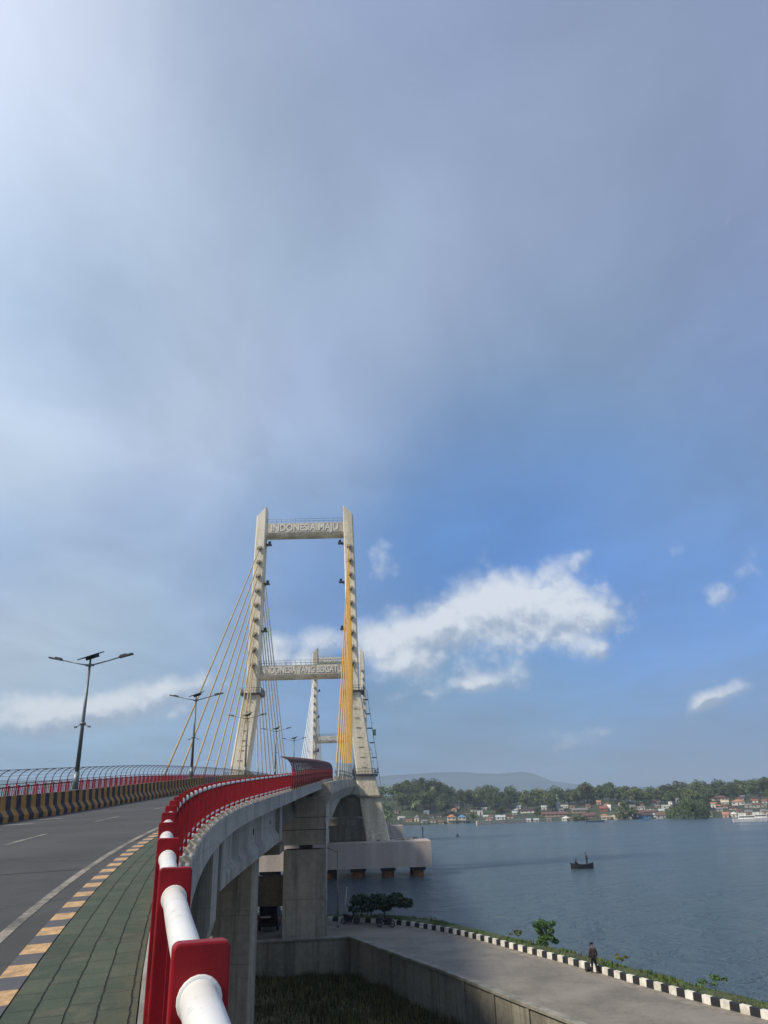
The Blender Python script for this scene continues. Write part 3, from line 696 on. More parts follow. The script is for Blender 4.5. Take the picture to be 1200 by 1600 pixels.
# ---------------------------------------------------------------- railings
SP = 1.5; PH = 1.11
def rails(side, s_first, n_post, s_end, label, base_dz, plinth):
    root = empty('bridge_railing', tuple(Wp(s_first, side*RAIL, base_dz)), 0, label, 'railing')
    inv = Matrix.Translation(-root.location)
    def add(mb, name, mats, parent=None):
        o = mb.build(name, mats, parent or root)
        if parent is None: o.matrix_parent_inverse = inv
        return o
    def post_geo(mb, s):
        X, Y, Z = Rn(s), Tn(s), Vector((0,0,1)); c = Wp(s, side*RAIL, base_dz)
        b = .010; w, d = (.135 if side > 0 else .11), .055
        P = [(-w/2+b,0),(w/2-b,0),(w/2,b),(w/2,PH-b),(w/2-b,PH),(-w/2+b,PH),(-w/2,PH-b),(-w/2,b)]
        mb.grid([[c + X*x + Z*z + Y*y for x, z in P] for y in (-d/2, d/2)], closed=True, caps=True)
    def bars_geo(mb, s):
        Z = Vector((0,0,1))
        for k in (1, 2, 3, 4):
            q = s + SP*k/5; c = Wp(q, side*RAIL, base_dz)
            mb.box(c + Z*.62, (.045, .026, .72), 0, (Rn(q), Tn(q), Z))
        a, b = Wp(s+.03, side*RAIL, base_dz+.27), Wp(s+SP-.03, side*RAIL, base_dz+.27)
    rest_p, rest_b = MB(), MB(); nrest = 0; s = s_first; i = 0
    while s < s_end:
        if i < n_post:
            mb = MB(); post_geo(mb, s); po = add(mb, 'post', red_m); bevel(po, .006)
            if plinth:
                mb = MB(); c = Wp(s, side*(RAIL+.12), base_dz)
                mb.box(c + Vector((0,0,.05)), (.20, .30, .15), 0, (Rn(s), Tn(s), Vector((0,0,1)))); mb.build('post_base', cream, po)
            if side > 0 and s < 26:
                mb = MB(); c = Wp(s, side*RAIL, base_dz + PH - .118); t_ = Tn(s)
                mb.tube(c - t_*.036, c + t_*.036, .0525, n=20); w_ = mb.build('weld_collar', rail_white, po); bevel(w_, .006, 2)
            mb = MB(); bars_geo(mb, s); add(mb, 'baluster_panel', red_m)
        else:
            post_geo(rest_p, s); bars_geo(rest_b, s); nrest += 1
        s += SP; i += 1
    if nrest:
        tag(add(rest_p, 'distant_post', red_m), kind='stuff'); tag(add(rest_b, 'distant_baluster', red_m), kind='stuff')
    ss = srange(s_first - .6, s_end, .75 if s_end < 130 else 1.5)
    for z, r in ((PH-.118, .046), (.25, .032), (.12, .028)):
        mb = MB(); mb.path([Wp(q, side*RAIL, base_dz + z) for q in ss], r, n=20 if z > .9 else 8)
        add(mb, 'top_rail' if z > .9 else 'lower_rail', rail_white if side > 0 else red_m)
    return root
S_P1 = .82
rails(1, S_P1 - 1.5*8, 78, s_at(98), 'red flat plate railing with white tube rails beside the green walkway', .0, True)
rails(-1, 30.0, 95, s_at(300), 'red railing on the far side of the road beyond the striped barrier', .02, False)

# curved mesh fences standing outside the railings
def fence(side, s0, s1, label, H=2.15, dense=False, lean=1.0):
    root = empty('curved_mesh_fence', tuple(Wp(s0, side*(RAIL+.16))), 0, label, 'fence'); inv = Matrix.Translation(-root.location)
    def add(mb, name, m, kind=None):
        o = mb.build(name, m, root); o.matrix_parent_inverse = inv
        if kind: o['kind'] = kind
        return o
    PR = [(0,0),(0,.6),(.0,1.2),(-.04,1.5),(-.14,1.75),(-.32,1.95),(-.55,2.07),(-.8,H)]
    def pos(s, q, dz=.0): return Wp(s, side*(RAIL+.16+q[0]*lean), q[1]+dz)
    rest = MB(); s = s0; i = 0
    while s < s1:
        mb = MB() if i < 95 else rest
        mb.path([pos(s, q) for q in PR], .035, n=6)
        mb.path([pos(s, q) for q in PR[:3]], .06, n=6, mi=1)
        if i < 95: add(mb, 'curved_arm', [wire_m, red_m])
        s += SP; i += 1
    if i > 95: add(rest, 'distant_arm', [wire_m, red_m], 'stuff')
    ss = srange(s0, s1, 1.5)
    mb = MB()
    for k, q in enumerate(((0,.3),(0,.75),(0,1.22),(-.04,1.5),(-.14,1.75),(-.32,1.95),(-.55,2.07),(-.8,H))):
        mb.path([pos(s, q) for s in ss], .03 if k in (2, 7) else .012, n=4)
    add(mb, 'wire_rail', wire_m)
    # mesh of thin wires
    mb = MB(); st = .22 if dense else .5
    for s in srange(s0, s1, st):
        mb.path([pos(s, q) for q in (PR if dense else PR[:3])], .010 if dense else .012, n=3)
    if dense:
        for k in range(3, 12):
            z = k*.2
            q = (0, z) if z < 1.3 else None
            if q: mb.path([pos(s, q) for s in ss], .008, n=3)
        for a, b in zip(PR[2:-1], PR[3:]):
            for t in (.33, .66): mb.path([pos(s, (a[0]+(b[0]-a[0])*t, a[1]+(b[1]-a[1])*t)) for s in ss], .008, n=3)
    add(mb, 'wire_mesh', wire_m)
    return root
fence(1, s_at(50.6), s_at(98), 'dark red mesh fence with inward curving top above the right railing', dense=True)
fence(-1, 30.0, s_at(300), 'long fence of curved arms and wires along the left side of the bridge')

# ---------------------------------------------------------------- street lamps
LAMPS = [(40.4, 'tallest looking solar street lamp, left of all the cable stays'), (65.5, 'solar street lamp standing behind the leftmost stay cables'),
         (92.5, 'solar street lamp seen against the left leg of the near pylon'), (120, 'solar street lamp before the pale stays, just left of the red fence tip'),
         (147, 'small dark solar street lamp rising above the curved fence top'), (300, 'tiny distant solar street lamp seen under the lower crossbeam of the far pylon'), ]
def lamp_meshes():
    H = 6.5
    a = MB(); a.tube((0,0,0), (0,0,.9), .16, .14, 12); a.tube((0,0,.9), (0,0,H), .115, .06, 12); a.box((0,0,.02), (.5,.5,.06))
    b = MB(); b.tube((0,0,H*.5), (0,0,H*.5+.12), .16, n=10); 
    for sg in (-1,1): b.tube((0,0,H*.5+.06), (sg*.35,0,H*.5-.1), .02, n=5); b.box((sg*.38,0,H*.5-.1), (.12,.1,.08))
    c = MB()
    for sg in (-1,1): c.path([(sg*.0,0,H-.12),(sg*.5,0,H-.02),(sg*1.7,0,H+.27)], .035)
    c.box((0,0,H-.1), (.4,.2,.1))
    l = []
    for sg in (-1,1):
        e = MB(); ax = (Vector((1,0,.22*sg)).normalized(), Vector((0,1,0)), Vector((-.22*sg,0,1)).normalized())
        e.box((sg*2.0,0,H+.34), (.75,.26,.08), 0, ax); e.box((sg*1.85,0,H+.34), (.35,.2,.14), 0, ax); l.append(e)
    d = MB(); ax = (Vector((1,0,.28)).normalized(), Vector((0,.95,.3)).normalized(), Vector((-.28,-.3,1)).normalized())
    d.box((0,0,H+.42), (1.15,.8,.05), 0, ax); d.box((.1,0,H+.33), (.55,.45,.16), 0, ax); d.tube((0,0,H-.1), (0,0,H+.36), .05)
    return a, b, c, l, d
a, b_, c_, l_, d_ = lamp_meshes()
proto = empty('street_lamp'); 
pole_o = a.build('pole', galv, proto); b_.build('collar', galv, pole_o); c_.build('arm', galv, proto)
for e in l_: e.build('lamp_head', dark_steel, proto)
pan = d_.build('solar_panel', black_p, proto)
km = kidmap(proto)
for i, (Y, lab) in enumerate(LAMPS):
    o = proto if i == 0 else copy_tree(proto, km)
    s = s_at(Y) if Y > 45 else None
    if s is None:
        s = min(srange(20, 60, .25), key=lambda q: abs(Wp(q, 0).y - Y))
    o.location = Wp(s, 0, .90); o.rotation_euler = (0, 0, heading(s) - R(6)); tag(o, lab, 'street lamp', 'solar lamps along the median')

# ---------------------------------------------------------------- terrain near
KERB = [(-60,94),(-30,91.5),(-14,89.3),(-8.5,88),(-4.9,86.3),(-1.6,84.4),(1.3,81.8),(4.7,77.0),(7.0,72.6),(9.15,67.8),(11.4,62.8),(13.3,58.3),(15.1,53.6),(17.1,48.9),(18.95,45),(21,40),(25,28),(31,8),(36,-12)]
WALL = [(-60,69.3),(-12.3,70.9),(-4.05,72.1),(-.3,63.8),(3.3,55.9),(6.32,48.4),(8.65,42.8),(11.5,35),(16,20),(22,0),(26,-14)]
def smooth_poly(pts, st=.5):
    P = [Vector(p) for p in pts]; out = []
    for i in range(len(P)-1):
        p0, p1, p2, p3 = P[max(i-1,0)], P[i], P[i+1], P[min(i+2,len(P)-1)]
        n = max(2, int((p2-p1).length/st))
        for k in range(n):
            t = k/n; out.append(.5*((2*p1)+(-p0+p2)*t+(2*p0-5*p1+4*p2-p3)*t*t+(-p0+3*p1-3*p2+p3)*t**3))
    out.append(P[-1]); return out
def resample(pts, L):
    out = [pts[0]]; acc = 0
    for a, b in zip(pts[:-1], pts[1:]):
        d = (b-a).length; pos = L - acc
        while pos <= d: out.append(a.lerp(b, pos/d)); pos += L
        acc = (acc + d) % L if d + acc >= L else acc + d
    return out
def offset(pts, d):
    out = []
    for i, p in enumerate(pts):
        t = (pts[min(i+1,len(pts)-1)] - pts[max(i-1,0)]).normalized(); n = Vector((t.y, -t.x)) ; out.append(p - n*d)
    return out
KS = smooth_poly(KERB, .5)
# lower road: between wall line and kerb line (as one triangulated sheet)
WS = [Vector(p) for p in WALL]
mb = MB()
road_poly = [Vector((p.x,p.y,0)) for p in KS[::4]] + [Vector((KS[-1].x,KS[-1].y,0))] + [Vector((p.x,p.y,0)) for p in reversed(WS)]
me = bpy.data.meshes.new('lower_road'); bm = bmesh.new(); fs = bm.faces.new([bm.verts.new(p) for p in road_poly]); bmesh.ops.triangulate(bm, faces=[fs]); bmesh.ops.recalc_face_normals(bm, faces=bm.faces)
bm.to_mesh(me); bm.free(); me.materials.append(lower_m); lr = bpy.data.objects.new('lower_road', me); COL.objects.link(lr); lr['kind'] = 'structure'
if me.polygons[0].normal.z < 0: me.flip_normals()
# sand drift along the kerb
mb = MB(); inn = offset(KS, -.0); sand = offset(KS, -.9)
mb.grid([[Vector((p.x,p.y,.004)) for p in KS], [Vector((p.x,p.y,.004)) for p in sand]])
def sandmat():
    mt = bpy.data.materials.new('sandy_gutter'); mt.use_nodes = True; N = NT(mt.node_tree); bs = mt.node_tree.nodes['Principled BSDF']
    v = mt.node_tree.nodes.new('ShaderNodeTexCoord').outputs['Object']
    N.l.new(N.mix(N.step(N.noise(v, 1.8, 6, .7), .35, .65), (.30, .26, .205), (.17, .155, .135)), bs.inputs['Base Color']); bs.inputs['Roughness'].default_value = .95; return mt
tag(mb.build('road_gutter', sandmat()), kind='structure')
# striped kerb
KR = resample(KS, .65); KO = offset(KR, .28); mb = MB()
for i in range(len(KR)-1):
    a, b, c, d = KR[i], KR[i+1], KO[i+1], KO[i]; g = .02
    a2, b2, c2, d2 = a.lerp(b, g), b.lerp(a, g), c.lerp(d, g), d.lerp(c, g)
    V3 = lambda p, z: Vector((p.x, p.y, z))
    mb.hexa([V3(a2,-.1),V3(b2,-.1),V3(c2,-.1),V3(d2,-.1),V3(a2.lerp(d2,.12),.40),V3(b2.lerp(c2,.12),.40),V3(c2,.40),V3(d2,.40)], i % 2)
tag(mb.build('striped_kerb', [white_p, black_p]), kind='structure')
# verge: grass strip and stone slope into the water
rndv = random.Random(5); rows = []
KV = resample(KS, 1.0)
for off, z in ((.27, .30), (1.2, .36), (2.2, .15), (3.0, -.5), (4.4, -1.6), (6.2, -3.2)):
    row = []
    for i, p in enumerate(offset(KV, off)):
        wid = 1.0 + 1.1*max(0, 1 - abs(p.x + 2)/7.0)
        base = KV[i]; q = base + (p - base)*wid if off > 1 else p
        row.append(Vector((q.x, q.y, z + (mnoise.noise(Vector((q.x*.5, q.y*.5, off)))*.22 if off > 1 else 0))))
    rows.append(row)
mb = MB(); mb.grid(rows[:4], 0, sm=True); mb.grid(rows[3:], 1, sm=True)
tag(mb.build('grass_bank', [verge_m, rock_m]), kind='structure')
# grass blades on the verge (uncountable)
def blades(name, pts, mats, h=(.15,.4), w=.03, lab=None):
    mb = MB(); r = random.Random(11)
    for (x, y, z, k) in pts:
        a = r.uniform(0, 6.28); L = r.uniform(*h)*k; d = Vector((math.cos(a), math.sin(a), 0)); n = Vector((-d.y, d.x, 0)); p = Vector((x, y, z)); ww = w*r.uniform(.7,1.6)
        t = p + Vector((0,0,L)) + n*r.uniform(-.4,.4)*L
        mb.face([p-d*ww, p+d*ww, t], r.randrange(len(mats)) )
    o = mb.build(name, mats); return tag(o, lab, 'grass', kind='stuff')
pts = []
for i in range(len(KV)-1):
    p = KV[i]
    if p.x < -20 or p.y < 35: continue
    for _ in range(150):
        off = rndv.uniform(.3, 3.3); wid = 1.0 + 1.1*max(0, 1 - abs(p.x + 2)/7.0); q = KV[i].lerp(KV[i+1], rndv.random()); t = (KV[i+1]-KV[i]).normalized(); n = Vector((-t.y, t.x))
        q = q + n*off*(wid if off > 1 else 1); z = .3 if off < 1.2 else (.34 - (off-1.2)*.2 if off < 2.2 else .15-(off-2.2)*.8)
        pts.append((q.x, q.y, z-.03, 1.0 + .8*(mnoise.noise(Vector((q.x*.4,q.y*.4,3))) > .15)))
blades('verge_grass', pts, [grass_m, leaf_near], (.07,.22), .045, 'short green grass growing on the bank behind the striped kerb')

# ground below the bridge (pit inside the wall) and embankment to the abutment
def in_wall_x(y):
    for a, b in zip(WALL[2:-1], WALL[3:]):
        if b[1] <= y <= a[1]:
            return a[0] + (b[0]-a[0]) * (a[1]-y)/(a[1]-b[1])
    return -4.05 if y > 72 else 26
def gz(x, y):
    # distance inside the abutment body
    base = -2.1
    t = max(0.0, min(1.0, (56 - y)/24)); up = (t*t*(3-2*t)) * 2.6
    ax = Wp(max(-14, min(33, y)), 0); side = max(0.0, 1 - max(0, (x - (ax.x + 6.0)))/3.0) if x > ax.x else 1.0
    t2 = max(0.0, min(1.0, (37 - y)/6.0)); up2 = t2*side*6.2
    return base + up*min(1, side + .12) + up2 + .16*mnoise.noise(Vector((x*.35, y*.35, 0))) + .08*mnoise.noise(Vector((x*1.3, y*1.3, 5)))
ys = [-16 + i*1.0 for i in range(90)]; mb = MB(); rows = []
for y in ys:
    y = min(y, 71.9); xr = in_wall_x(y) + .02; row = []
    if y > 70.9: xr = -4.05
    for j in range(81):
        x = -60 + (xr + 60) * (1 - (1 - j/80)**1.6)
        yy = min(y, 69.35 + (x+60)*(72.1-69.3)/56) if True else y
        row.append(Vector((x, yy, gz(x, yy))))
    rows.append(row)
mb.grid(rows, 0, sm=True); tag(mb.build('ground', soil_m), kind='structure')
pts = []; r = random.Random(21)
for _ in range(26000):
    y = r.uniform(34, 71.5); xr = in_wall_x(y); x = xr - .15 - abs(r.gauss(0, 1))*7
    if x < -16: continue
    pts.append((x, y, gz(x, y)-.03, 1 + (mnoise.noise(Vector((x*.5, y*.5, 9))) > .1)*1.0))
blades('rough_grass', pts, [grass_dark, leaf_dark, mat('dry_grass', (.10,.08,.03), .9)], (.12,.42), .035, 'rough dark grass and weeds in the hollow beside the bridge columns')

# retaining wall
rw = empty('retaining_wall', (-4.05, 72.1, -2.2), 0, 'grey concrete retaining wall with panels and a flat coping beside the lower road', 'wall'); inv = Matrix.Translation(-rw.location)
def wall_run(pts, z0, z1, th, mb, mi=0):
    P = [Vector(p) for p in pts]; I = []; O = []
    for i, p in enumerate(P):
        d1 = (P[i]-P[i-1]).normalized() if i else (P[1]-P[0]).normalized(); d2 = (P[i+1]-P[i]).normalized() if i < len(P)-1 else d1
        t = (d1+d2).normalized(); n = Vector((t.y, -t.x)); k = 1/max(.4, n.dot(Vector((d1.y,-d1.x))))
        I.append(p + n*th[0]*k); O.append(p + n*th[1]*k)
    mb.grid([[Vector((a.x,a.y,z0)), Vector((b.x,b.y,z0)), Vector((b.x,b.y,z1)), Vector((a.x,a.y,z1))] for a, b in zip(I, O)], mi, closed=True, caps=True)
WP = [WALL[0], WALL[1], WALL[2]] + [tuple(p) for p in smooth_poly(WALL[2:], 2.0)[1:]]
mb = MB(); wall_run(WP, -3.2, .50, (.02, -.28), mb)
rib = resample([Vector(p) for p in WP], 3.8)
o = mb.build('wall_panel', mat('retaining_concrete', (.27,.25,.20), .9, .45, .45, .03, streak=True), rw); o.matrix_parent_inverse = inv
mb = MB()
for i in range(1, len(rib)-1):
    t = (rib[i+1]-rib[i-1]).normalized(); n = Vector((t.y, -t.x)); X = Vector((t.x,t.y,0)); Y = Vector((n.x,n.y,0))
    mb.box(Vector((rib[i].x,rib[i].y,-1.32)) + Y*.06, (.34, .10, 3.6), 0, (X, Y, Vector((0,0,1))))
o = mb.build('wall_pilaster', MATS['retaining_concrete'], rw); o.matrix_parent_inverse = inv
mb = MB(); wall_run(WP, .503, .68, (.16, -.34), mb)
o = mb.build('coping', mat('coping_concrete', (.27,.26,.22), .9, .4, 1.2, .02), rw); o.matrix_parent_inverse = inv; bevel(o, .02)

# ---------------------------------------------------------------- water
bank = [Vector((p.x, p.y)) for p in offset(KV, 4.3)][::3]
bank = [Vector((p.x, p.y, WL)) for p in bank]; FAR = Vector((9000, 9000, WL)); b0, b1 = bank[0], bank[-1]
mb = MB(); mb.v = [tuple(p) for p in bank] + [tuple(FAR), (-9000, 9000, WL), (-9000, b0.y, WL), (9000, -3000, WL), (400, -3000, WL)]; nb = len(bank)
mb.f = [(k+1, nb, k) for k in range(nb-1)] + [(0, nb, nb+1), (0, nb+1, nb+2), (nb-1, nb+3, nb), (nb-1, nb+4, nb+3)]
mb.mi = [0]*len(mb.f); mb.uv = [None]*len(mb.f); mb.sm = [False]*len(mb.f)
tag(mb.build('sea', wm), kind='structure')
mb = MB(); mb.face([(-9000,-3000,-.3),(-60,-3000,-.3),(-60,100,-.3),(-9000,100,-.3)]); mb.face([(-60,-3000,-2.4),(26,-3000,-2.4),(26,-15,-2.4),(-60,-15,-2.4)]); tag(mb.build('ground', soil_m), kind='structure')
mb = MB(); mb.face([(-9000,-3000,-9),(9000,-3000,-9),(9000,12000,-9),(-9000,12000,-9)]); tag(mb.build('seabed', rock_m), kind='structure')

# ---------------------------------------------------------------- far shore
SH = [(-1500,1150),(-700,900),(-300,740),(-60,690),(18,672),(50,684),(80,691),(115,678),(150,660),(185,640),(216,624),(240,607),(262,600),(274,603),(300,612),(340,600),(420,560),(600,430),(900,260),(1600,-200)]
def shoreY(x):
    for a, b in zip(SH[:-1], SH[1:]):
        if a[0] <= x <= b[0]: return a[1] + (b[1]-a[1])*(x-a[0])/(b[0]-a[0])
    return SH[0][1] if x < SH[0][0] else SH[-1][1]
def topz(x):
    P = [(-1500,24),(-100,24),(0,25),(25,25),(48,21),(62,15),(110,14),(165,13),(190,16),(230,11),(300,12),(360,20),(450,24),(1600,30)]
    for a, b in zip(P[:-1], P[1:]):
        if a[0] <= x <= b[0]: return a[1] + (b[1]-a[1])*(x-a[0])/(b[0]-a[0])
    return 24
def terr(x, y):
    # use the bearing so that the hill profile follows the view from the water
    d = (y - shoreY(x))*.9
    if d < 0: return -4
    xs = x * 720/max(y, 300)
    g = WL - .1 + 1.5*min(1, d/3) + .045*min(d, 30)
    t = max(0, min(1, (d-28)/110)); g += (t*t*(3-2*t))*(topz(xs) - 2)
    return g + .7*mnoise.noise(Vector((x*.03, y*.03, 1)))
xs = [-1500,-1000,-700,-500,-350] + [-250 + 6*i for i in range(0, 125)] + [540,620,720,850,1000,1250,1600]
dd = [0,1,2,4,7,10,15,20,26,33,41,50,60,72,86,100,118,140,170,220,300,420,600,900,1400]
mb = MB(); rows = []
for d in dd: rows.append([Vector((x, shoreY(x)+d/.9, terr(x, shoreY(x)+d/.9+.01) if d else -3.2)) for x in xs])
mb.grid(rows, 0, sm=True); tag(mb.build('far_shore_land', farland_m), kind='structure')
# mountains far behind
def ridge(name, Y, prof, col, depth):
    mb = MB(); rows = []
    for j, k in enumerate((0, .25, .5, .75, 1.0, 1.0, .4)):
        row = []
        for i in range(161):
            u = i/160; x = prof[0][0] + u*(prof[-1][0]-prof[0][0])
            for a, b in zip(prof[:-1], prof[1:]):
                if a[0] <= x <= b[0]: z = a[1] + (b[1]-a[1])*(.5-.5*math.cos(math.pi*(x-a[0])/(b[0]-a[0])))
            z += 14*mnoise.noise(Vector((x*.002, 0, Y*.001))) + 5*mnoise.noise(Vector((x*.009, 3, Y*.001)))
            kk = k**.8
            row.append(Vector((x, Y + j*depth/6 + 60*mnoise.noise(Vector((x*.003, j*.7, 7))), max(-6, z*kk + (12*mnoise.noise(Vector((x*.004, j*.9, 2))) if 0 < j < 4 else 0)))))
        rows.append(row)
    mb.grid(rows, 0, sm=True); tag(mb.build(name, hill_m), kind='structure')
ridge('hills', 6000, [(-7600,300),(-4000,360),(-900,310),(-200,290),(60,305),(600,318),(960,290),(1150,295),(1500,200),(2000,140),(3000,110),(4100,150),(5800,220),(7600,320)], None, 1500)
ridge('hills', 2400, [(-3000,60),(-600,50),(0,50),(190,54),(380,60),(580,54),(800,50),(1020,58),(1260,72),(1900,90),(3800,150)], None, 600)

# ---------------------------------------------------------------- trees
def leaf_cluster(mb, c, rad, n, size, rnd, mi=0, flat=.8):
    for _ in range(n):
        while True:
            d = Vector((rnd.gauss(0,1), rnd.gauss(0,1), rnd.gauss(0,1)))
            if d.length > .1: break
        d.normalize(); r = rad * rnd.uniform(.55, 1.05); p = c + Vector((d.x*r, d.y*r, d.z*r*flat))
        nrm = (d*.6 + Vector((rnd.gauss(0,.6), rnd.gauss(0,.6), rnd.gauss(0,.6)+.35))).normalized(); a = nrm.orthogonal().normalized(); b = nrm.cross(a)
        t = rnd.uniform(0, 6.28); a, b = a*math.cos(t)+b*math.sin(t), b*math.cos(t)-a*math.sin(t); s = size*rnd.uniform(.6, 1.3)
        mb.face([p-a*s*.5, p+b*s*.32, p+a*s*.55, p-b*s*.32], mi)
def make_tree(H, rad, n_cl, leaves, lsize, seed, lm, name='tree', spread=1.0):
    rnd = random.Random(seed); root = empty(name)
    tr = MB(); tr.path([(0,0,-1.5),(0,0,H*.3),(rnd.uniform(-.3,.3),rnd.uniform(-.3,.3),H*.62)], .2, rs=[H*.035,H*.026,H*.014])
    cr = MB()
    for k in range(n_cl):
        a = rnd.uniform(0, 6.28); u = rnd.uniform(0,1)**.6; zz = H*rnd.uniform(.42, .92); rr = rad*u*spread*(1.15 - abs(zz/H-.62)*1.3)
        c = Vector((math.cos(a)*rr, math.sin(a)*rr, zz)); q = rad*rnd.uniform(.32, .55)
        tr.path([(0,0,H*.35), tuple(c*.55 + Vector((0,0,H*.2))), tuple(c)], .08, n=4, rs=[H*.012,H*.008,H*.003])
        leaf_cluster(cr, c, q, leaves, lsize, rnd)
    cr.build('crown', lm, root); tr.build('trunk', bark, root)
    return root
def make_palm(H, seed, lm):
    rnd = random.Random(seed); root = empty('palm_tree'); tr = MB(); lean = Vector((rnd.uniform(-1,1), rnd.uniform(-1,1), 0))
    tr.path([(0,0,-1.5), lean*.4+Vector((0,0,H*.5)), lean+Vector((0,0,H))], .2, rs=[.28,.2,.14])
    cr = MB(); top = lean + Vector((0,0,H))
    for k in range(15):
        a = k*2.4; e = rnd.uniform(-.1, .9); d = Vector((math.cos(a), math.sin(a), 0)); L = rnd.uniform(3.0, 4.2); pts = []
        for i in range(7):
            t = i/6; pts.append(top + d*L*t*math.cos(e*.4) + Vector((0,0, L*(e*t - 1.15*t*t))))
        n = Vector((-d.y, d.x, 0))
        for i in range(6):
            w0 = .75*math.sin(math.pi*(.12+.8*i/6)); w1 = .75*math.sin(math.pi*(.12+.8*(i+1)/6))
            for sg in (-1,1): cr.face([pts[i], pts[i+1], pts[i+1]+n*sg*w1-Vector((0,0,w1*.5)), pts[i]+n*sg*w0-Vector((0,0,w0*.5))])
    cr.build('crown', lm, root); tr.build('trunk', bark, root); return root
protos = [make_tree(13+1.5*k, 5.2+.5*k, 15, 90, 1.25, 40+k, leaf_far if k % 3 else leaf_far2, 'broadleaf_tree') for k in range(6)]
palms = [make_palm(11, 60, leaf_far), make_palm(13, 61, leaf_far2)]
pk = {id(o): kidmap(o) for o in protos + palms}
used = set()
def plant(proto, x, y, sc, label, group, z=None, rz=None, cat='tree'):
    if id(proto) not in used: used.add(id(proto)); o = proto
    else: o = copy_tree(proto, pk[id(proto)])
    o.location = (x, y, terr(x, y) if z is None else z); o.scale = (sc,)*3 if not isinstance(sc, tuple) else sc; o.rotation_euler = (0, 0, random.uniform(0, 6.28) if rz is None else rz)
    return tag(o, label, cat, group)
TREES_TODO = []   # filled after the houses are known

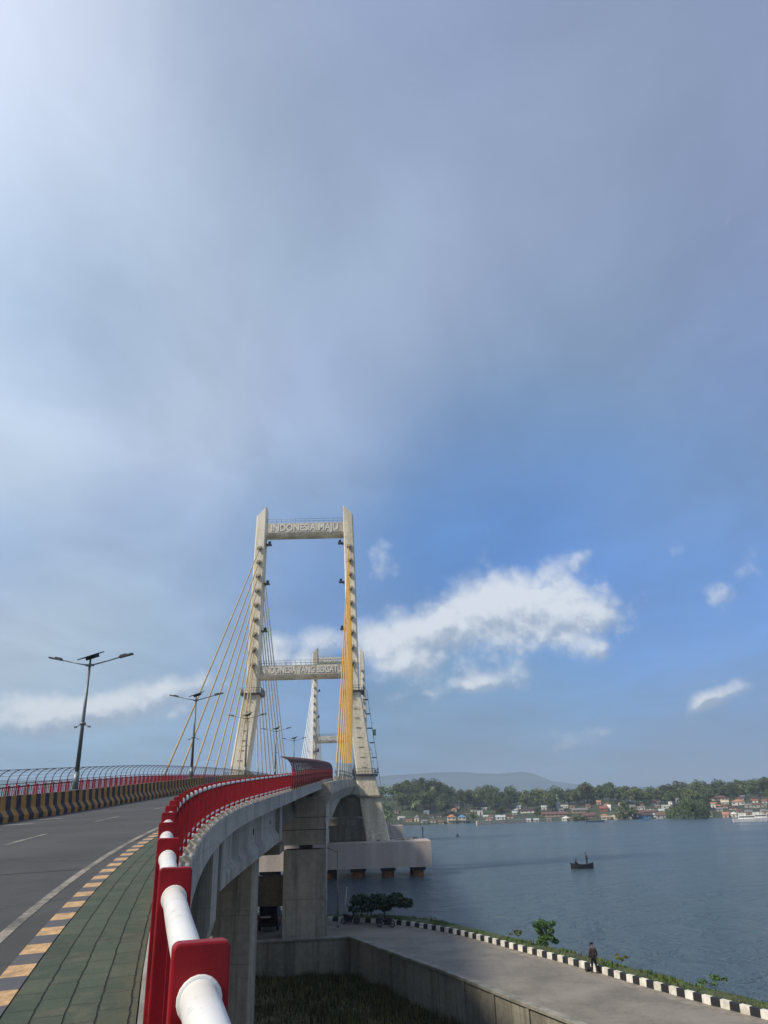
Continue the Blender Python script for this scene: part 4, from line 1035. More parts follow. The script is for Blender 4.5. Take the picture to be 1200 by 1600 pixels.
# ---------------------------------------------------------------- houses on the far shore
HM = {}
def hm(c, rough=.8):
    k = tuple(round(x, 3) for x in c)
    if k not in HM: HM[k] = mat('painted_%d' % len(HM), c, rough, .25, .6, streak=True)
    return HM[k]
WHITE=(.74,.72,.68); CREAM=(.62,.55,.42); TAN=(.40,.31,.22); PINK=(.50,.36,.31); GREYW=(.42,.42,.40); REDR=(.27,.10,.08); MAROON=(.17,.08,.075); ORANGE=(.48,.22,.13); BLUE=(.10,.25,.50); GREYR=(.20,.19,.19); DARKR=(.07,.05,.045); BROWN=(.16,.10,.07); PALEG=(.45,.50,.50); REDW=(.32,.10,.07)
def hit(px, py):
    d = ray(px, py).normalized(); t = 450.0
    while t < 1500:
        q = cam_pos + d*t
        if q.y > shoreY(q.x) and q.z <= terr(q.x, q.y): return q
        t += 1.0
    return None
HOUSES = [ # px, base py, width px, height px, wall, roof, kind, label
 (627,1281,11,5,WHITE,GREYW,'gable','small white shed among the trees, leftmost building on the far shore'),
 (652,1284,8,11,CREAM,GREYR,'hip','narrow two storey cream house beside the grey hut on the far left of the shore'),
 (663,1287,9,5,GREYW,GREYR,'gable','little grey hut at the waterline right of the narrow cream house'),
 (690,1288,10,6,TAN,BROWN,'gable','small tan shack just left of the orange roofed house'),
 (706,1288,14,14,CREAM,ORANGE,'hip2','two storey cream house with an orange roof at the waterline'),
 (723,1288,13,13,CREAM,BLUE,'hip2','two storey cream house with a bright blue roof'),
 (751,1274,8,7,WHITE,GREYW,'flat','plain white cube house standing alone above the sea wall'),
 (765,1283,10,5,CREAM,REDR,'hip','low cream house with dark red roof behind the sea wall'),
 (783,1281,16,7,WHITE,PALEG,'gable','white gabled boathouse with sloping pale roof behind the sea wall'),
 (789,1270,12,9,PINK,REDR,'hip','pink house with a red hipped roof higher up the slope'),
 (812,1264,7,5,WHITE,PALEG,'gable','tiny white house uphill left of the long white school building'),
 (829,1270,28,6,WHITE,DARKR,'gable','long white school building with a dark roof'),
 (851,1265,9,6,WHITE,PALEG,'gable','small white hut with a slanting pale roof above the maroon hall'),
 (869,1276,42,7,TAN,MAROON,'gable','very long hall with a maroon roof in the middle of the village'),
 (827,1284,9,4,WHITE,PALEG,'gable','left of two low white sheds below the school building at the waterline'),
 (839,1284,9,4,CREAM,PALEG,'gable','right of two low sheds below the school building at the waterline'),
 (886,1284,13,7,WHITE,WHITE,'hip','small pavilion with a bright white pyramid roof by the water'),
 (883,1263,12,5,WHITE,GREYW,'gable','white twin gabled house just right of the slim tower'),
 (908,1270,26,7,TAN,GREYR,'gable','wide building with a grey roof right of the slim tower'),
 (921,1279,22,7,TAN,MAROON,'gable','tan building under a maroon roof in front of the wide grey roofed one'),
 (945,1268,13,8,REDW,REDR,'gable','red brick house beside the white gable wall'),
 (954,1267,6,9,WHITE,WHITE,'gable','tall narrow white gable house right of the red brick house'),
 (951,1281,20,5,CREAM,TAN,'gable','low cream market shed at the water right of the green mound'),
 (967,1280,14,7,CREAM,BROWN,'flat','flat roofed cream building left of the dark bushy trees'),
 (992,1284,9,7,GREYW,GREYW,'hip','grey white round roofed hut on stilts at the water'),
 (1013,1283,26,9,BLUE,DARKR,'gable','wide stilt house with a dark roof and pale blue walls'),
 (1035,1283,16,9,GREYW,BROWN,'gable','stilt house with brown roof left of the big mangrove clump'),
 (1018,1271,22,5,TAN,BROWN,'gable','brown roofed building behind the wide stilt house'),
 (1044,1263,16,5,WHITE,GREYW,'gable','long white house on the slope behind the brown stilt house'),
 (1051,1262,6,8,WHITE,WHITE,'flat','small square white house at the end of the long white one'),
 (1062,1257,7,9,WHITE,WHITE,'flat','left white block just above the mangrove clump'),
 (1072,1256,10,8,WHITE,PALEG,'gable','right white block with pale gable just above the mangrove clump'),
 (1114,1249,5,8,WHITE,WHITE,'flat','white tower block at the end of the long red roof'),
 (1129,1251,24,8,CREAM,MAROON,'hip','long cream building under a dull red roof, highest in the town'),
 (1135,1257,12,6,CREAM,CREAM,'gable','cream house directly below the long dull red roof'),
 (1157,1258,20,9,WHITE,ORANGE,'hip','white house with a broad salmon roof'),
 (1162,1247,9,4,WHITE,PALEG,'gable','tiny pale roof on the hill behind the salmon roofed house'),
 (1127,1268,10,6,GREYW,GREYR,'gable','grey house just right of the mangrove clump, uphill from the pink one'),
 (1148,1266,12,6,PINK,DARKR,'gable','dull pink house with black roof below the salmon roofed house'),
 (1172,1262,12,6,GREYW,GREYR,'gable','grey roofed house right below the salmon roof'),
 (1187,1262,16,8,GREYW,BROWN,'hip','brown roofed house near the right edge of the town'),
 (1197,1272,10,7,CREAM,GREYR,'gable','cream house with grey roof at the very right edge'),
 (1173,1272,12,6,TAN,GREYR,'gable','tan house between the white boats and the grey roofs'),
 (1138,1281,10,8,PINK,ORANGE,'gable','salmon pink hut at the waterline right of the mangrove clump'),
 (1151,1280,10,8,CREAM,WHITE,'hip','cream hut with a white roof beside the salmon pink hut'),
 (1117,1262,8,5,WHITE,PALEG,'flat','small white house wedged behind the mangrove clump'),
 (972,1269,9,5,GREYW,GREYR,'gable','small grey house half hidden right of the white gable wall'),
 (1004,1272,8,5,WHITE,MAROON,'gable','tiny white house with maroon roof above the grey white stilt hut'),
 (1029,1262,8,4,TAN,GREYR,'gable','tiny tan house left of the long white house on the slope'),
 (1183,1254,9,5,WHITE,REDR,'gable','small white house with red roof near the right edge, above the brown roofed one'),
 (1144,1247,7,4,WHITE,GREYW,'gable','tiny white house just right of the long dull red roof'),
 (1190,1277,9,5,WHITE,GREYW,'flat','low white quay office beside the moored white boats'),
 (1162,1280,8,5,GREYW,BROWN,'gable','grey waterside hut between the cream hut and the white boats'),
 (895,1282,7,4,TAN,BROWN,'gable','tiny brown roofed shack right of the white pavilion'),
 (859,1284,9,4,TAN,GREYR,'gable','low tan shed at the waterline below the maroon hall'),
 (677,1286,8,5,WHITE,BROWN,'gable','tiny white house with brown roof left of the tan shack'),
 (1158,1270,9,5,TAN,MAROON,'gable','small maroon roofed house behind the cream hut'),
]
house_pts = []
win_m = mat('window_dark', (.03,.035,.04), .3, .2, 2)
def house(px, py, wp, hp, wall, roof, kind, label):
    q = hit(px, py)
    if q is None: print('nohit', px, py); return
    dist = (q - cam_pos).dot(_F); w = wp/F_PX*dist*1.0; h = hp/F_PX*dist*.87*1.1; dep = max(6.0, min(w*.8, 12)); z0 = terr(q.x, q.y)
    rz = -math.atan2(q.x, q.y) + random.Random(px).uniform(-.25, .25)
    root = empty('house', (q.x, q.y + dep*.45, z0), rz, label, 'house'); house_pts.append((q.x, q.y, w, dep, h, px, py))
    hw = h if kind == 'flat' else h*(.55 if kind != 'hip2' else .72); hr = h - hw
    mb = MB(); mb.box((0,0,(hw-5)/2), (w*.9, dep*.9, hw+5))
    if kind == 'gable': mb.grid([[(x,-dep*.448,hw-.02),(x,dep*.448,hw-.02),(x,0,h-.15)] for x in (-w*.448, w*.448)], closed=True, caps=True)
    mb.build('wall', hm(wall), root)
    mb = MB(); a, b = w/2, dep/2; e = .16
    if kind == 'gable':
        for sg in (-1, 1):
            mb.hexa([(-a,sg*b,hw-.12),(a,sg*b,hw-.12),(a,0,h),(-a,0,h),(-a,sg*b,hw-.12+e),(a,sg*b,hw-.12+e),(a,0,h+e),(-a,0,h+e)])
    elif kind.startswith('hip'):
        r = max(.1, a-b); mb.grid([[(-a,-b,hw),(a,-b,hw),(a,b,hw),(-a,b,hw)],[(-a,-b,hw+e),(a,-b,hw+e),(a,b,hw+e),(-a,b,hw+e)],[(-r,-.1,h),(r,-.1,h),(r,.1,h),(-r,.1,h)]], closed=True, caps=True)
    else:
        mb.box((0,0,hw+.12), (w*.96, dep*.96, .25)); mb.box((0,-dep*.46,hw+.4), (w*.94,.15,.5))
    mb.build('roof', hm(roof), root)
    rr = random.Random(px*3+py)
    rows = 2 if (kind == 'hip2' or hw > 5.5) else 1; n = max(1, int(w/3.4)); rh = hw/rows
    for r_ in range(rows):
        for i in range(n):
            x = -w*.45 + w*.9*(i+.5)/n; mb = MB()
            if r_ == 0 and i == n//2: mb.box((x, -dep*.45-.02, rh*.36), (1.0, .08, rh*.7)); mb.build('door', hm(BROWN), root)
            else: mb.box((x, -dep*.45-.02, r_*rh + rh*.55), (1.3, .08, rh*.38)); mb.build('window', win_m, root)
    if kind == 'hip2':
        mb = MB(); mb.box((0,-dep*.45-.7,rh), (w*.86,1.4,.15)); mb.build('balcony', hm(GREYW), root)
for H_ in HOUSES: house(*H_)
WALLS = [(WHITE,'white'),(CREAM,'cream'),(TAN,'tan'),(GREYW,'grey'),(PINK,'pink'),(PALEG,'pale green')]
ROOFS = [(GREYR,'dark grey'),(BROWN,'brown'),(MAROON,'maroon'),(REDR,'red'),(PALEG,'pale tin'),(ORANGE,'orange'),(DARKR,'black')]
WHERE = ['left of the orange roofed house','above the sea wall','near the long school','near the slim tower','right of the brick house','beside the mangrove clump','in the right hand town']
rh_ = random.Random(17); nn = 0; tries = 0
while nn < 44 and tries < 900:
    tries += 1
    px = rh_.choice((rh_.uniform(618, 1050), rh_.uniform(1112, 1200), rh_.uniform(700, 1050))); lo = 1262 if px < 900 else (1256 if px < 1100 else 1248)
    py = rh_.uniform(lo, 1286 - (px-600)*.012); wp = rh_.uniform(7, 13); hp = rh_.uniform(4, 6.2)
    if px < 700: py = max(py, 1272)
    if any(abs(px-h[0]) < (wp+h[2])*.5 and abs(py-h[1]) < max(hp, h[3])*.62 for h in HOUSES): continue
    (wc, wn), (rc, rn) = rh_.choice(WALLS), rh_.choice(ROOFS)
    wi = 0 if px < 700 else 1 if px < 800 else 2 if px < 855 else 3 if px < 920 else 4 if px < 1010 else 5 if px < 1080 else 6
    H_ = (px, py, wp, hp, wc, rc, rh_.choice(('gable','gable','hip')), 'small %s house with a %s roof %s' % (wn, rn, WHERE[wi])); HOUSES.append(H_); n0 = len(house_pts)
    house(int(px), *H_[1:]); nn += 1
    if len(house_pts) > n0: [o for o in COL.objects if o.parent is None and o.name.startswith('house')][-1]['group'] = 'small houses ' + WHERE[wi]
# slim tower (minaret)
q = hit(873, 1266); t = empty('slim_tower', (q.x, q.y, terr(q.x, q.y)), 0, 'slim pale tower with a pointed green top rising over the maroon hall', 'tower')
mb = MB(); mb.box((0,0,3), (3.2,3.2,8)); mb.tube((0,0,6.5),(0,0,11),1.1,.9,8); mb.box((0,0,9.2),(2.8,2.8,.4)); mb.build('shaft', hm(PALEG), t)
mb = MB(); mb.tube((0,0,11),(0,0,14.5),1.0,.05,8); mb.build('spire', hm((.25,.42,.36)), t)
# white tower far up the slope
# sea wall
p0, p1 = at_z(745, 1289, WL), at_z(822, 1285.5, WL)
t = empty('sea_wall', p0, 0, 'long low tan sea wall between the blue roofed house and the school', 'wall')
mb = MB(); d = (p1-p0); d.z = 0; L = d.length; X = d.normalized(); Y = Vector((-X.y, X.x, 0))
mb.box(Vector((0,0,.4)) + d/2, (L, 1.2, 4.2), 0, (X, Y, Vector((0,0,1)))); mb.box(Vector((0,0,2.6)) + d/2, (L, 1.6, .3), 1, (X, Y, Vector((0,0,1)))); mb.build('wall_face', [hm((.66,.54,.42)), hm((.7,.64,.54))], t)
# boats at the far quay
def ferry(px, py, L, label, hull=(.75,.75,.75), cab=True, name='ferry_boat', h=1.6):
    q = at_z(px, py, WL); root = empty(name, (q.x, q.y, WL), -math.atan2(q.x, q.y) + .1, label, 'boat')
    mb = MB(); rows = []
    for u in (-1, -.8, -.3, .3, .7, 1):
        wd = L*.13*(1 - max(0, u-.2)**2*1.5); wd = max(wd, .05); rows.append([(u*L/2, -wd, h*(1 + .25*max(0,u))), (u*L/2, -wd*.7, -.5), (u*L/2, wd*.7, -.5), (u*L/2, wd, h*(1 + .25*max(0,u)))])
    mb.grid(rows, closed=True, caps=True); mb.build('hull', hm(hull), root)
    if cab:
        mb = MB(); mb.box((-L*.08,0,h+.9), (L*.5, L*.17, 1.9)); mb.box((-L*.2,0,h+2.5), (L*.22, L*.14, 1.4)); mb.build('cabin', hm(WHITE), root)
        mb = MB(); mb.box((-L*.08,0,h+1.1), (L*.44, L*.174, .6)); mb.build('window_band', win_m, root)
    return root
ferry(1172, 1284, 18, 'white passenger boat moored at the right end of the far shore')
ferry(1192, 1282, 16, 'white boat cut by the right edge of the view, moored past the passenger boat')
ferry(930, 1284.5, 13, 'low dark blue boat moored left of the cream market shed', (.06,.10,.16), False, 'moored_boat', 1.0)
ferry(1003, 1283, 9, 'small blue boat moored under the wide stilt house', (.12,.28,.42), False, 'moored_boat', .9)

# woodland on the far shore: individual trees
def clear_of_houses(x, y):
    for (hx, hy, w, dep, h, px, py) in house_pts:
        # not in front of a house seen from the bridge, not inside it
        t = hx/hy; lat = abs(x - t*y)
        if y < hy + dep and lat < w*.5 + 3.2 and y > hy - 45: return False
    return True
SECT = ['above the grey hut and narrow cream house', 'behind the orange and blue roofed houses', 'above the sea wall', 'behind the long white school', 'behind the maroon hall and slim tower', 'behind the red brick house', 'behind the dark stilt houses', 'above the mangrove clump', 'above the salmon roofed house', 'at the right edge of the town']
def sector(x, y):
    a = x/y
    return min(9, max(0, int((a - .0)/.052)))
GL = {0:'dense dark green tree in the wooded slope behind the far village', 1:'yellowish green tree in the wooded slope behind the far village', 2:'coconut palm standing among the trees of the far village'}
cnt = 0; rt = random.Random(99); tries = 0; placed = []
while cnt < 250 and tries < 14000:
    tries += 1
    d = rt.choice((rt.uniform(18, 160), rt.uniform(60, 160))); x = rt.uniform(0, 430) ; y = shoreY(x) + d/.9
    if x/y < -.02 or x/y > .58: continue
    if any((x-a)**2 + (y-b)**2 < (5.5 + d*.012)**2 for a, b in placed): continue
    if not clear_of_houses(x, y): continue
    town = x/y > .43
    if town and d < 70 and rt.random() < .45: continue
    placed.append((x, y)); cnt += 1
    if rt.random() < .18 and d < 140:
        k = rt.randrange(2); se = SECT[sector(x, y)]; plant(palms[k], x, y, rt.uniform(.85, 1.25), 'coconut palm ' + se, 'coconut palms ' + se)
    else:
        k = rt.randrange(6); sc = rt.uniform(.62, 1.0) * (.7 if d < 45 else 1)
        se = SECT[sector(x, y)]; rw_ = 'lower' if d < 60 else ('middle' if d < 110 else 'skyline'); cn = ('dark green' if k % 3 else 'yellowish green') + ' tree'
        plant(protos[k], x, y, sc, '%s in the %s rows %s' % (cn, rw_, se), '%ss in the %s rows %s' % (cn, rw_, se))
print('trees', cnt, tries)
# the outer woods read as one mass
mb = MB(); r = random.Random(5)
def mass(x0, x1, d0, d1, n):
    for _ in range(n):
        x = r.uniform(x0, x1); y = shoreY(x) + r.uniform(d0, d1); z = terr(x, y)
        leaf_cluster(mb, Vector((x, y, z + 6)), r.uniform(4.5, 7), 46, 2.4, r, flat=.95)
mass(-420, 0, 6, 210, 420); mass(430, 760, 10, 200, 260); mass(0, 430, 150, 330, 520)
tag(mb.build('distant_wood', leaf_far), 'continuous dark wood along the far coast beyond the village trees', 'wood', kind='stuff')
# far second line on the low rise, palms as a mass
mb = MB()
# big mangrove clumps at the water and single trees that stand out
def clump(px, py, wpx, hpx, label, n, lm=leaf_far, Yoff=0):
    q = at_z(px, py, WL); q.y += Yoff; dist = (q-cam_pos).dot(_F); w = wpx/F_PX*dist; h = hpx/F_PX*dist*.87*1.15
    root = empty('mangrove_clump', (q.x, q.y, WL), 0, label, 'tree'); rr = random.Random(px); cr = MB(); tr = MB()
    for _ in range(n):
        u = rr.uniform(-1, 1); v = rr.uniform(-1, 1); top = h*math.sqrt(max(.05, 1-u*u*.85)); z = rr.uniform(.12, .86)*top
        c = Vector((u*w*.44, v*w*.22, z)); leaf_cluster(cr, c, rr.uniform(.09, .15)*w*.9, 70, 1.15, rr)
        if rr.random() < .3: tr.path([(c.x*.9, c.y*.9, -.6), (c.x, c.y, z)], .15, n=5)
    cr.build('crown', lm, root); tr.build('trunk', bark, root)
    return root
clump(1086, 1280, 66, 33, 'large rounded green mangrove clump at the water on the right', 62, leafmat('mangrove_leaves', (.12,.17,.05), (.05,.09,.03), .12, .1), 8)
clump(985, 1281, 34, 31, 'dark upright bushy trees at the water left of the stilt houses', 34, leaf_far, 8)
q = hit(918, 1262); o = plant(protos[3], q.x, q.y+10, (1.2,1.2,1.2), 'big rounded dark tree standing a little above its neighbours behind the village', None)
o['group'] = 'landmark tree'
del o['group']
clump(738, 1285, 20, 15, 'dark green thicket between the blue roofed house and the sea wall', 12, leaf_far, 6)
clump(905, 1283, 34, 8, 'low light green mound of bushes right of the white pavilion', 16, leaf_far2, 5)
clump(640, 1288, 40, 9, 'low green bushes at the left end of the far waterline', 18, leaf_far2, 5)

# ---------------------------------------------------------------- haze
mb = MB(); mb.box((0, 3500, 118), (15600, 9000, 260))
hz = bpy.data.materials.new('haze_air'); hz.use_nodes = True; hz.node_tree.nodes.clear()
ho = hz.node_tree.nodes.new('ShaderNodeOutputMaterial'); pv_ = hz.node_tree.nodes.new('ShaderNodeVolumePrincipled'); pv_.inputs['Density'].default_value = .00019; pv_.inputs['Color'].default_value = (.60,.76,.95,1); pv_.inputs['Anisotropy'].default_value = 0.0
hz.node_tree.links.new(pv_.outputs[0], ho.inputs['Volume'])
tag(mb.build('haze', hz), 'thin pale blue haze over the bay and hills', 'haze', kind='stuff')

# ---------------------------------------------------------------- small near things
def P2(px, py, z): return at_z(px, py, z)
# utility pole by the columns
q = P2(528, 1449, 0); up = empty('utility_pole', (q.x, q.y, 0), 0, 'slim grey pole at the road edge right of the bridge column', 'pole')
mb = MB(); mb.tube((0,0,-.2),(0,0,6.9),.075,.05); mb.tube((0,0,-.1),(0,0,.5),.13); mb.build('shaft', galv, up)
mb = MB(); mb.tube((0,0,6.7),(-.9,0,7.1),.03); mb.box((-1.1,0,7.12),(.5,.2,.1)); mb.build('lamp_arm', galv, up)
q = P2(537, 1432, .2); mp = empty('bamboo_stake', (q.x, q.y+1.5, .1), 0, 'short pale stake leaning on the grass bank by the water', 'stake')
mb = MB(); mb.tube((0,0,-.2),(.25,0,2.6),.07,.05); mb.tube((.25,0,2.6),(.3,0,2.8),.1,.06); mb.build('rod', mat('pale_wood',(.5,.5,.46),.8), mp)
# van below the bridge
van = empty('minibus', (-12.6, 83.6, 0), R(4), 'dark minibus seen from behind, parked under the bridge between two columns', 'minibus')
mb = MB()
W_, H_, L_ = 1.0, 2.55, 2.4
prof = [(-L_,.45),(-L_-.03,1.1),(-L_+.05,1.45),(-L_+.25,2.35),(-L_+.6,H_),(L_-1.2,H_),(L_-.45,1.6),(L_,1.3),(L_+.05,.45)]
rows = []
for x, k in ((-W_,0),(-W_+.0,.0),(W_,0)):
    pass
rows = [[(x*(1.0 if z < 1.4 else .9), y, z) for y, z in prof] for x in (-W_, W_)]
mb.grid(rows, closed=True, caps=True); o = mb.build('body', mat('dark_van_paint', (.016,.008,.009), .3, .2, 3), van); bevel(o, .09, 3)
mb = MB(); mb.box((0,-L_+.10,1.85), (1.5,.06,.62), 0, (Vector((1,0,0)), Vector((0,.98,-.2)), Vector((0,.2,.98)))); mb.build('rear_window', glass_dark, van)
mb = MB(); mb.box((-.25,-L_-.05,1.25), (1.0,.04,.16)); mb.build('pale_strip', mat('pale_metal',(.7,.7,.7),.25,metal=.6), van)  # pale metallic bar across the rear
for sg in (-1,1):
    mb = MB(); mb.box((sg*.86,-L_-.03,1.15), (.2,.06,.5)); mb.build('tail_light', mat('tail_red',(.2,.01,.01),.3), van)
    for y in (-1.5, 1.5):
        mb = MB(); mb.tube((sg*.78,y,.36),(sg*1.0,y,.36),.36,n=20); w = mb.build('wheel', black_p, van); mb = MB(); mb.tube((sg*1.0,y,.36),(sg*1.015,y,.36),.2,n=14); mb.build('rim', galv, w)
mb = MB(); mb.box((0,-L_-.1,.55),(1.9,.16,.22)); mb.build('bumper', black_p, van)
# motorcycles
def motorcycle():
    root = empty('motorcycle')
    for x in (-.64, .66):
        mb = MB(); ring = []
        for k in range(24):
            a = 2*math.pi*k/24; ring.append([(x + math.cos(a)*(.27 + .05*math.cos(b)), .05*math.sin(b), .31 + math.sin(a)*(.27 + .05*math.cos(b))) for b in [2*math.pi*j/8 for j in range(8)]])
        ring.append(ring[0]); mb.grid(ring, closed=True, sm=True); w = mb.build('wheel', black_p, root)
        mb = MB(); mb.tube((x,-.035,.31),(x,.035,.31),.07,n=10)
        for k in range(8): a = 2*math.pi*k/8; mb.tube((x,0,.31),(x+math.cos(a)*.23,0,.31+math.sin(a)*.23),.01,n=4)
        for k in range(20):
            a, a2 = 2*math.pi*k/20, 2*math.pi*(k+1)/20; mb.tube((x+math.cos(a)*.225,0,.31+math.sin(a)*.225),(x+math.cos(a2)*.225,0,.31+math.sin(a2)*.225),.016,n=4)
        mb.build('rim', galv, w)
    mb = MB(); mb.path([(-.6,0,.34),(-.35,0,.5),(0,0,.42),(.25,0,.5),(.45,0,.85)], .06, rs=[.04,.09,.13,.10,.05]); mb.box((-.02,0,.34),(.42,.24,.26)); mb.path([(-.75,0,.78),(-.4,0,.66),(-.05,0,.6),(.15,0,.62)], .1, rs=[.05,.12,.12,.08]); mb.path([(.2,0,.52),(.38,0,.75),(.43,0,.98)], .1, rs=[.10,.12,.08]); mb.build('body', mat('bike_body',(.02,.02,.024),.35), root)
    mb = MB(); mb.path([(-.72,0,.83),(-.45,0,.80),(-.1,0,.74),(.1,0,.72)], .1, rs=[.06,.11,.11,.06], n=8); mb.build('seat', black_p, root)
    mb = MB(); 
    for s in (-.07,.07): mb.tube((.68,s,.31),(.44,s,.95),.025,n=6)
    mb.path([(.36,-.34,1.05),(.44,-.15,1.0),(.44,.15,1.0),(.36,.34,1.05)],.02); mb.tube((.4,-.2,1.0),(.38,-.3,1.22),.01,n=4); mb.tube((.4,.2,1.0),(.38,.3,1.22),.01,n=4); mb.box((.38,-.3,1.25),(.03,.12,.08)); mb.box((.38,.3,1.25),(.03,.12,.08)); mb.build('handlebar', dark_steel, root)
    mb = MB(); mb.box((.54,0,.92),(.1,.18,.16)); mb.build('headlight', galv, root)
    mb = MB(); mb.box((-.3,-.1,.14),(.05,.3,.03)); mb.path([(-.1,.12,.25),(-.5,.14,.28),(-.85,.14,.36)],.05); mb.tube((-.1,-.1,.3),(-.15,-.3,.02),.015,n=5); mb.build('exhaust', dark_steel, root)
    return root
mo = motorcycle(); k2 = kidmap(mo); q = P2(547, 1444, 0); mo.location = (q.x, q.y, 0); mo.rotation_euler = (0, R(0), R(-14)); tag(mo, 'left motorcycle, parked by the kerb next to the slim grey pole', 'motorcycle', 'motorcycles by the kerb')
m2 = copy_tree(mo, k2); q = P2(603, 1449, 0); m2.location = (q.x, q.y, 0); m2.rotation_euler = (0, 0, R(-200)); tag(m2, 'right motorcycle, parked under the spreading dark tree', 'motorcycle', 'motorcycles by the kerb')
# spreading tree and bushes on the bank
def spread_tree(name, loc, label, w, h, layers, lm, seed, cat='tree', lsize=.3, trunk=.09, n=120, cr_=.26, flat=.45, zlo=.5):
    root = empty(name, loc, 0, label, cat); rr = random.Random(seed); tr = MB(); cr = MB()
    tr.path([(0,0,-.3),(.05,0,h*.3),(-.05,.05,h*.62)], .1, rs=[trunk, trunk*.75, trunk*.4])
    for k in range(layers):
        a = k*2.4 + rr.uniform(-.4,.4); u = rr.uniform(.25, 1)*w*.5; z = h*rr.uniform(zlo, .95); c = Vector((math.cos(a)*u, math.sin(a)*u*.8, z))
        tr.path([(0,0,h*rr.uniform(.25,.5)), (c.x*.5,c.y*.5,z*.85), tuple(c)], .03, n=5, rs=[trunk*.35,trunk*.25,.012])
        leaf_cluster(cr, c, w*cr_*rr.uniform(.5, .9), n, lsize, rr, flat=flat)
    cr.build('crown', lm, root); tr.build('trunk', bark, root); return root
q = P2(600, 1440, .2); spread_tree('spreading_tree', (q.x, q.y+1.6, .2), 'low spreading dark green tree over the parked motorcycles', 6.0, 2.2, 22, leaf_dark, 3, lsize=.34, n=130, cr_=.2)
q = P2(562, 1440, .2); spread_tree('shrub', (q.x, q.y+2.5, .1), 'thin grey green shrub left of the spreading tree', 2.6, 2.2, 7, leafmat('grey_leaves',(.10,.12,.08),(.06,.07,.05)), 4, 'shrub', lsize=.16, n=45, trunk=.04)
q = P2(851, 1478, .35); spread_tree('shrub', (q.x+.3, q.y+1.2, .1), 'round leafy green bush at the water edge left of the walking person', 1.7, 1.75, 20, leaf_near, 8, 'shrub', lsize=.17, n=100, trunk=.03, cr_=.28, flat=.8, zlo=.12)
q = P2(1118, 1541, .35); spread_tree('shrub', (q.x+.3, q.y+1.0, -.3), 'sprawling thin branched bush hanging over the water at the lower right', 1.9, 1.0, 8, leaf_near, 12, 'shrub', lsize=.14, n=40, trunk=.03, cr_=.22)
q = P2(970, 1503, .35); spread_tree('shrub', (q.x+.2, q.y+.8, .1), 'small grass tussock just right of the walking person', .9, .55, 6, grass_m, 14, 'shrub', lsize=.12, n=50, trunk=.02, cr_=.3)
q = P2(808, 1465, .35); spread_tree('shrub', (q.x+.2, q.y+1.0, .1), 'low weed clump left of the round leafy bush', 1.2, .7, 6, grass_m, 15, 'shrub', lsize=.13, n=50, trunk=.02, cr_=.3)

# ---------------------------------------------------------------- people
def skin_mesh(name, J, E, mats, parent, sub=2, root=0):
    me = bpy.data.meshes.new(name); me.from_pydata([j[:3] for j in J], E and [], []); me.clear_geometry()
    me.from_pydata([j[:3] for j in J], E, []); o = bpy.data.objects.new(name, me); COL.objects.link(o); o.parent = parent
    md = o.modifiers.new('skin', 'SKIN'); md.use_smooth_shade = True
    for i, j in enumerate(J):
        r = j[3]; me.skin_vertices[0].data[i].radius = (r, j[4] if len(j) > 4 else r)
    me.skin_vertices[0].data[root].use_root = True
    ss = o.modifiers.new('sub', 'SUBSURF'); ss.levels = sub; ss.render_levels = sub
    me.materials.append(mats); return o
def ensure_skin(me):
    if not me.skin_vertices: 
        bm = bmesh.new(); bm.from_mesh(me); bm.verts.layers.skin.verify(); bm.to_mesh(me); bm.free()
def skinned(name, J, E, mt, parent, sub=2, root=0):
    me = bpy.data.meshes.new(name); me.from_pydata([tuple(j[:3]) for j in J], E, []); ensure_skin(me)
    for i, j in enumerate(J):
        me.skin_vertices[0].data[i].radius = (j[3], j[4] if len(j) > 4 else j[3]); me.skin_vertices[0].data[i].use_root = (i == root)
    me.materials.append(mt); o = bpy.data.objects.new(name, me); COL.objects.link(o); o.parent = parent
    md = o.modifiers.new('skin', 'SKIN'); md.use_smooth_shade = True
    s_ = o.modifiers.new('sub', 'SUBSURF'); s_.levels = sub; s_.render_levels = sub
    return o
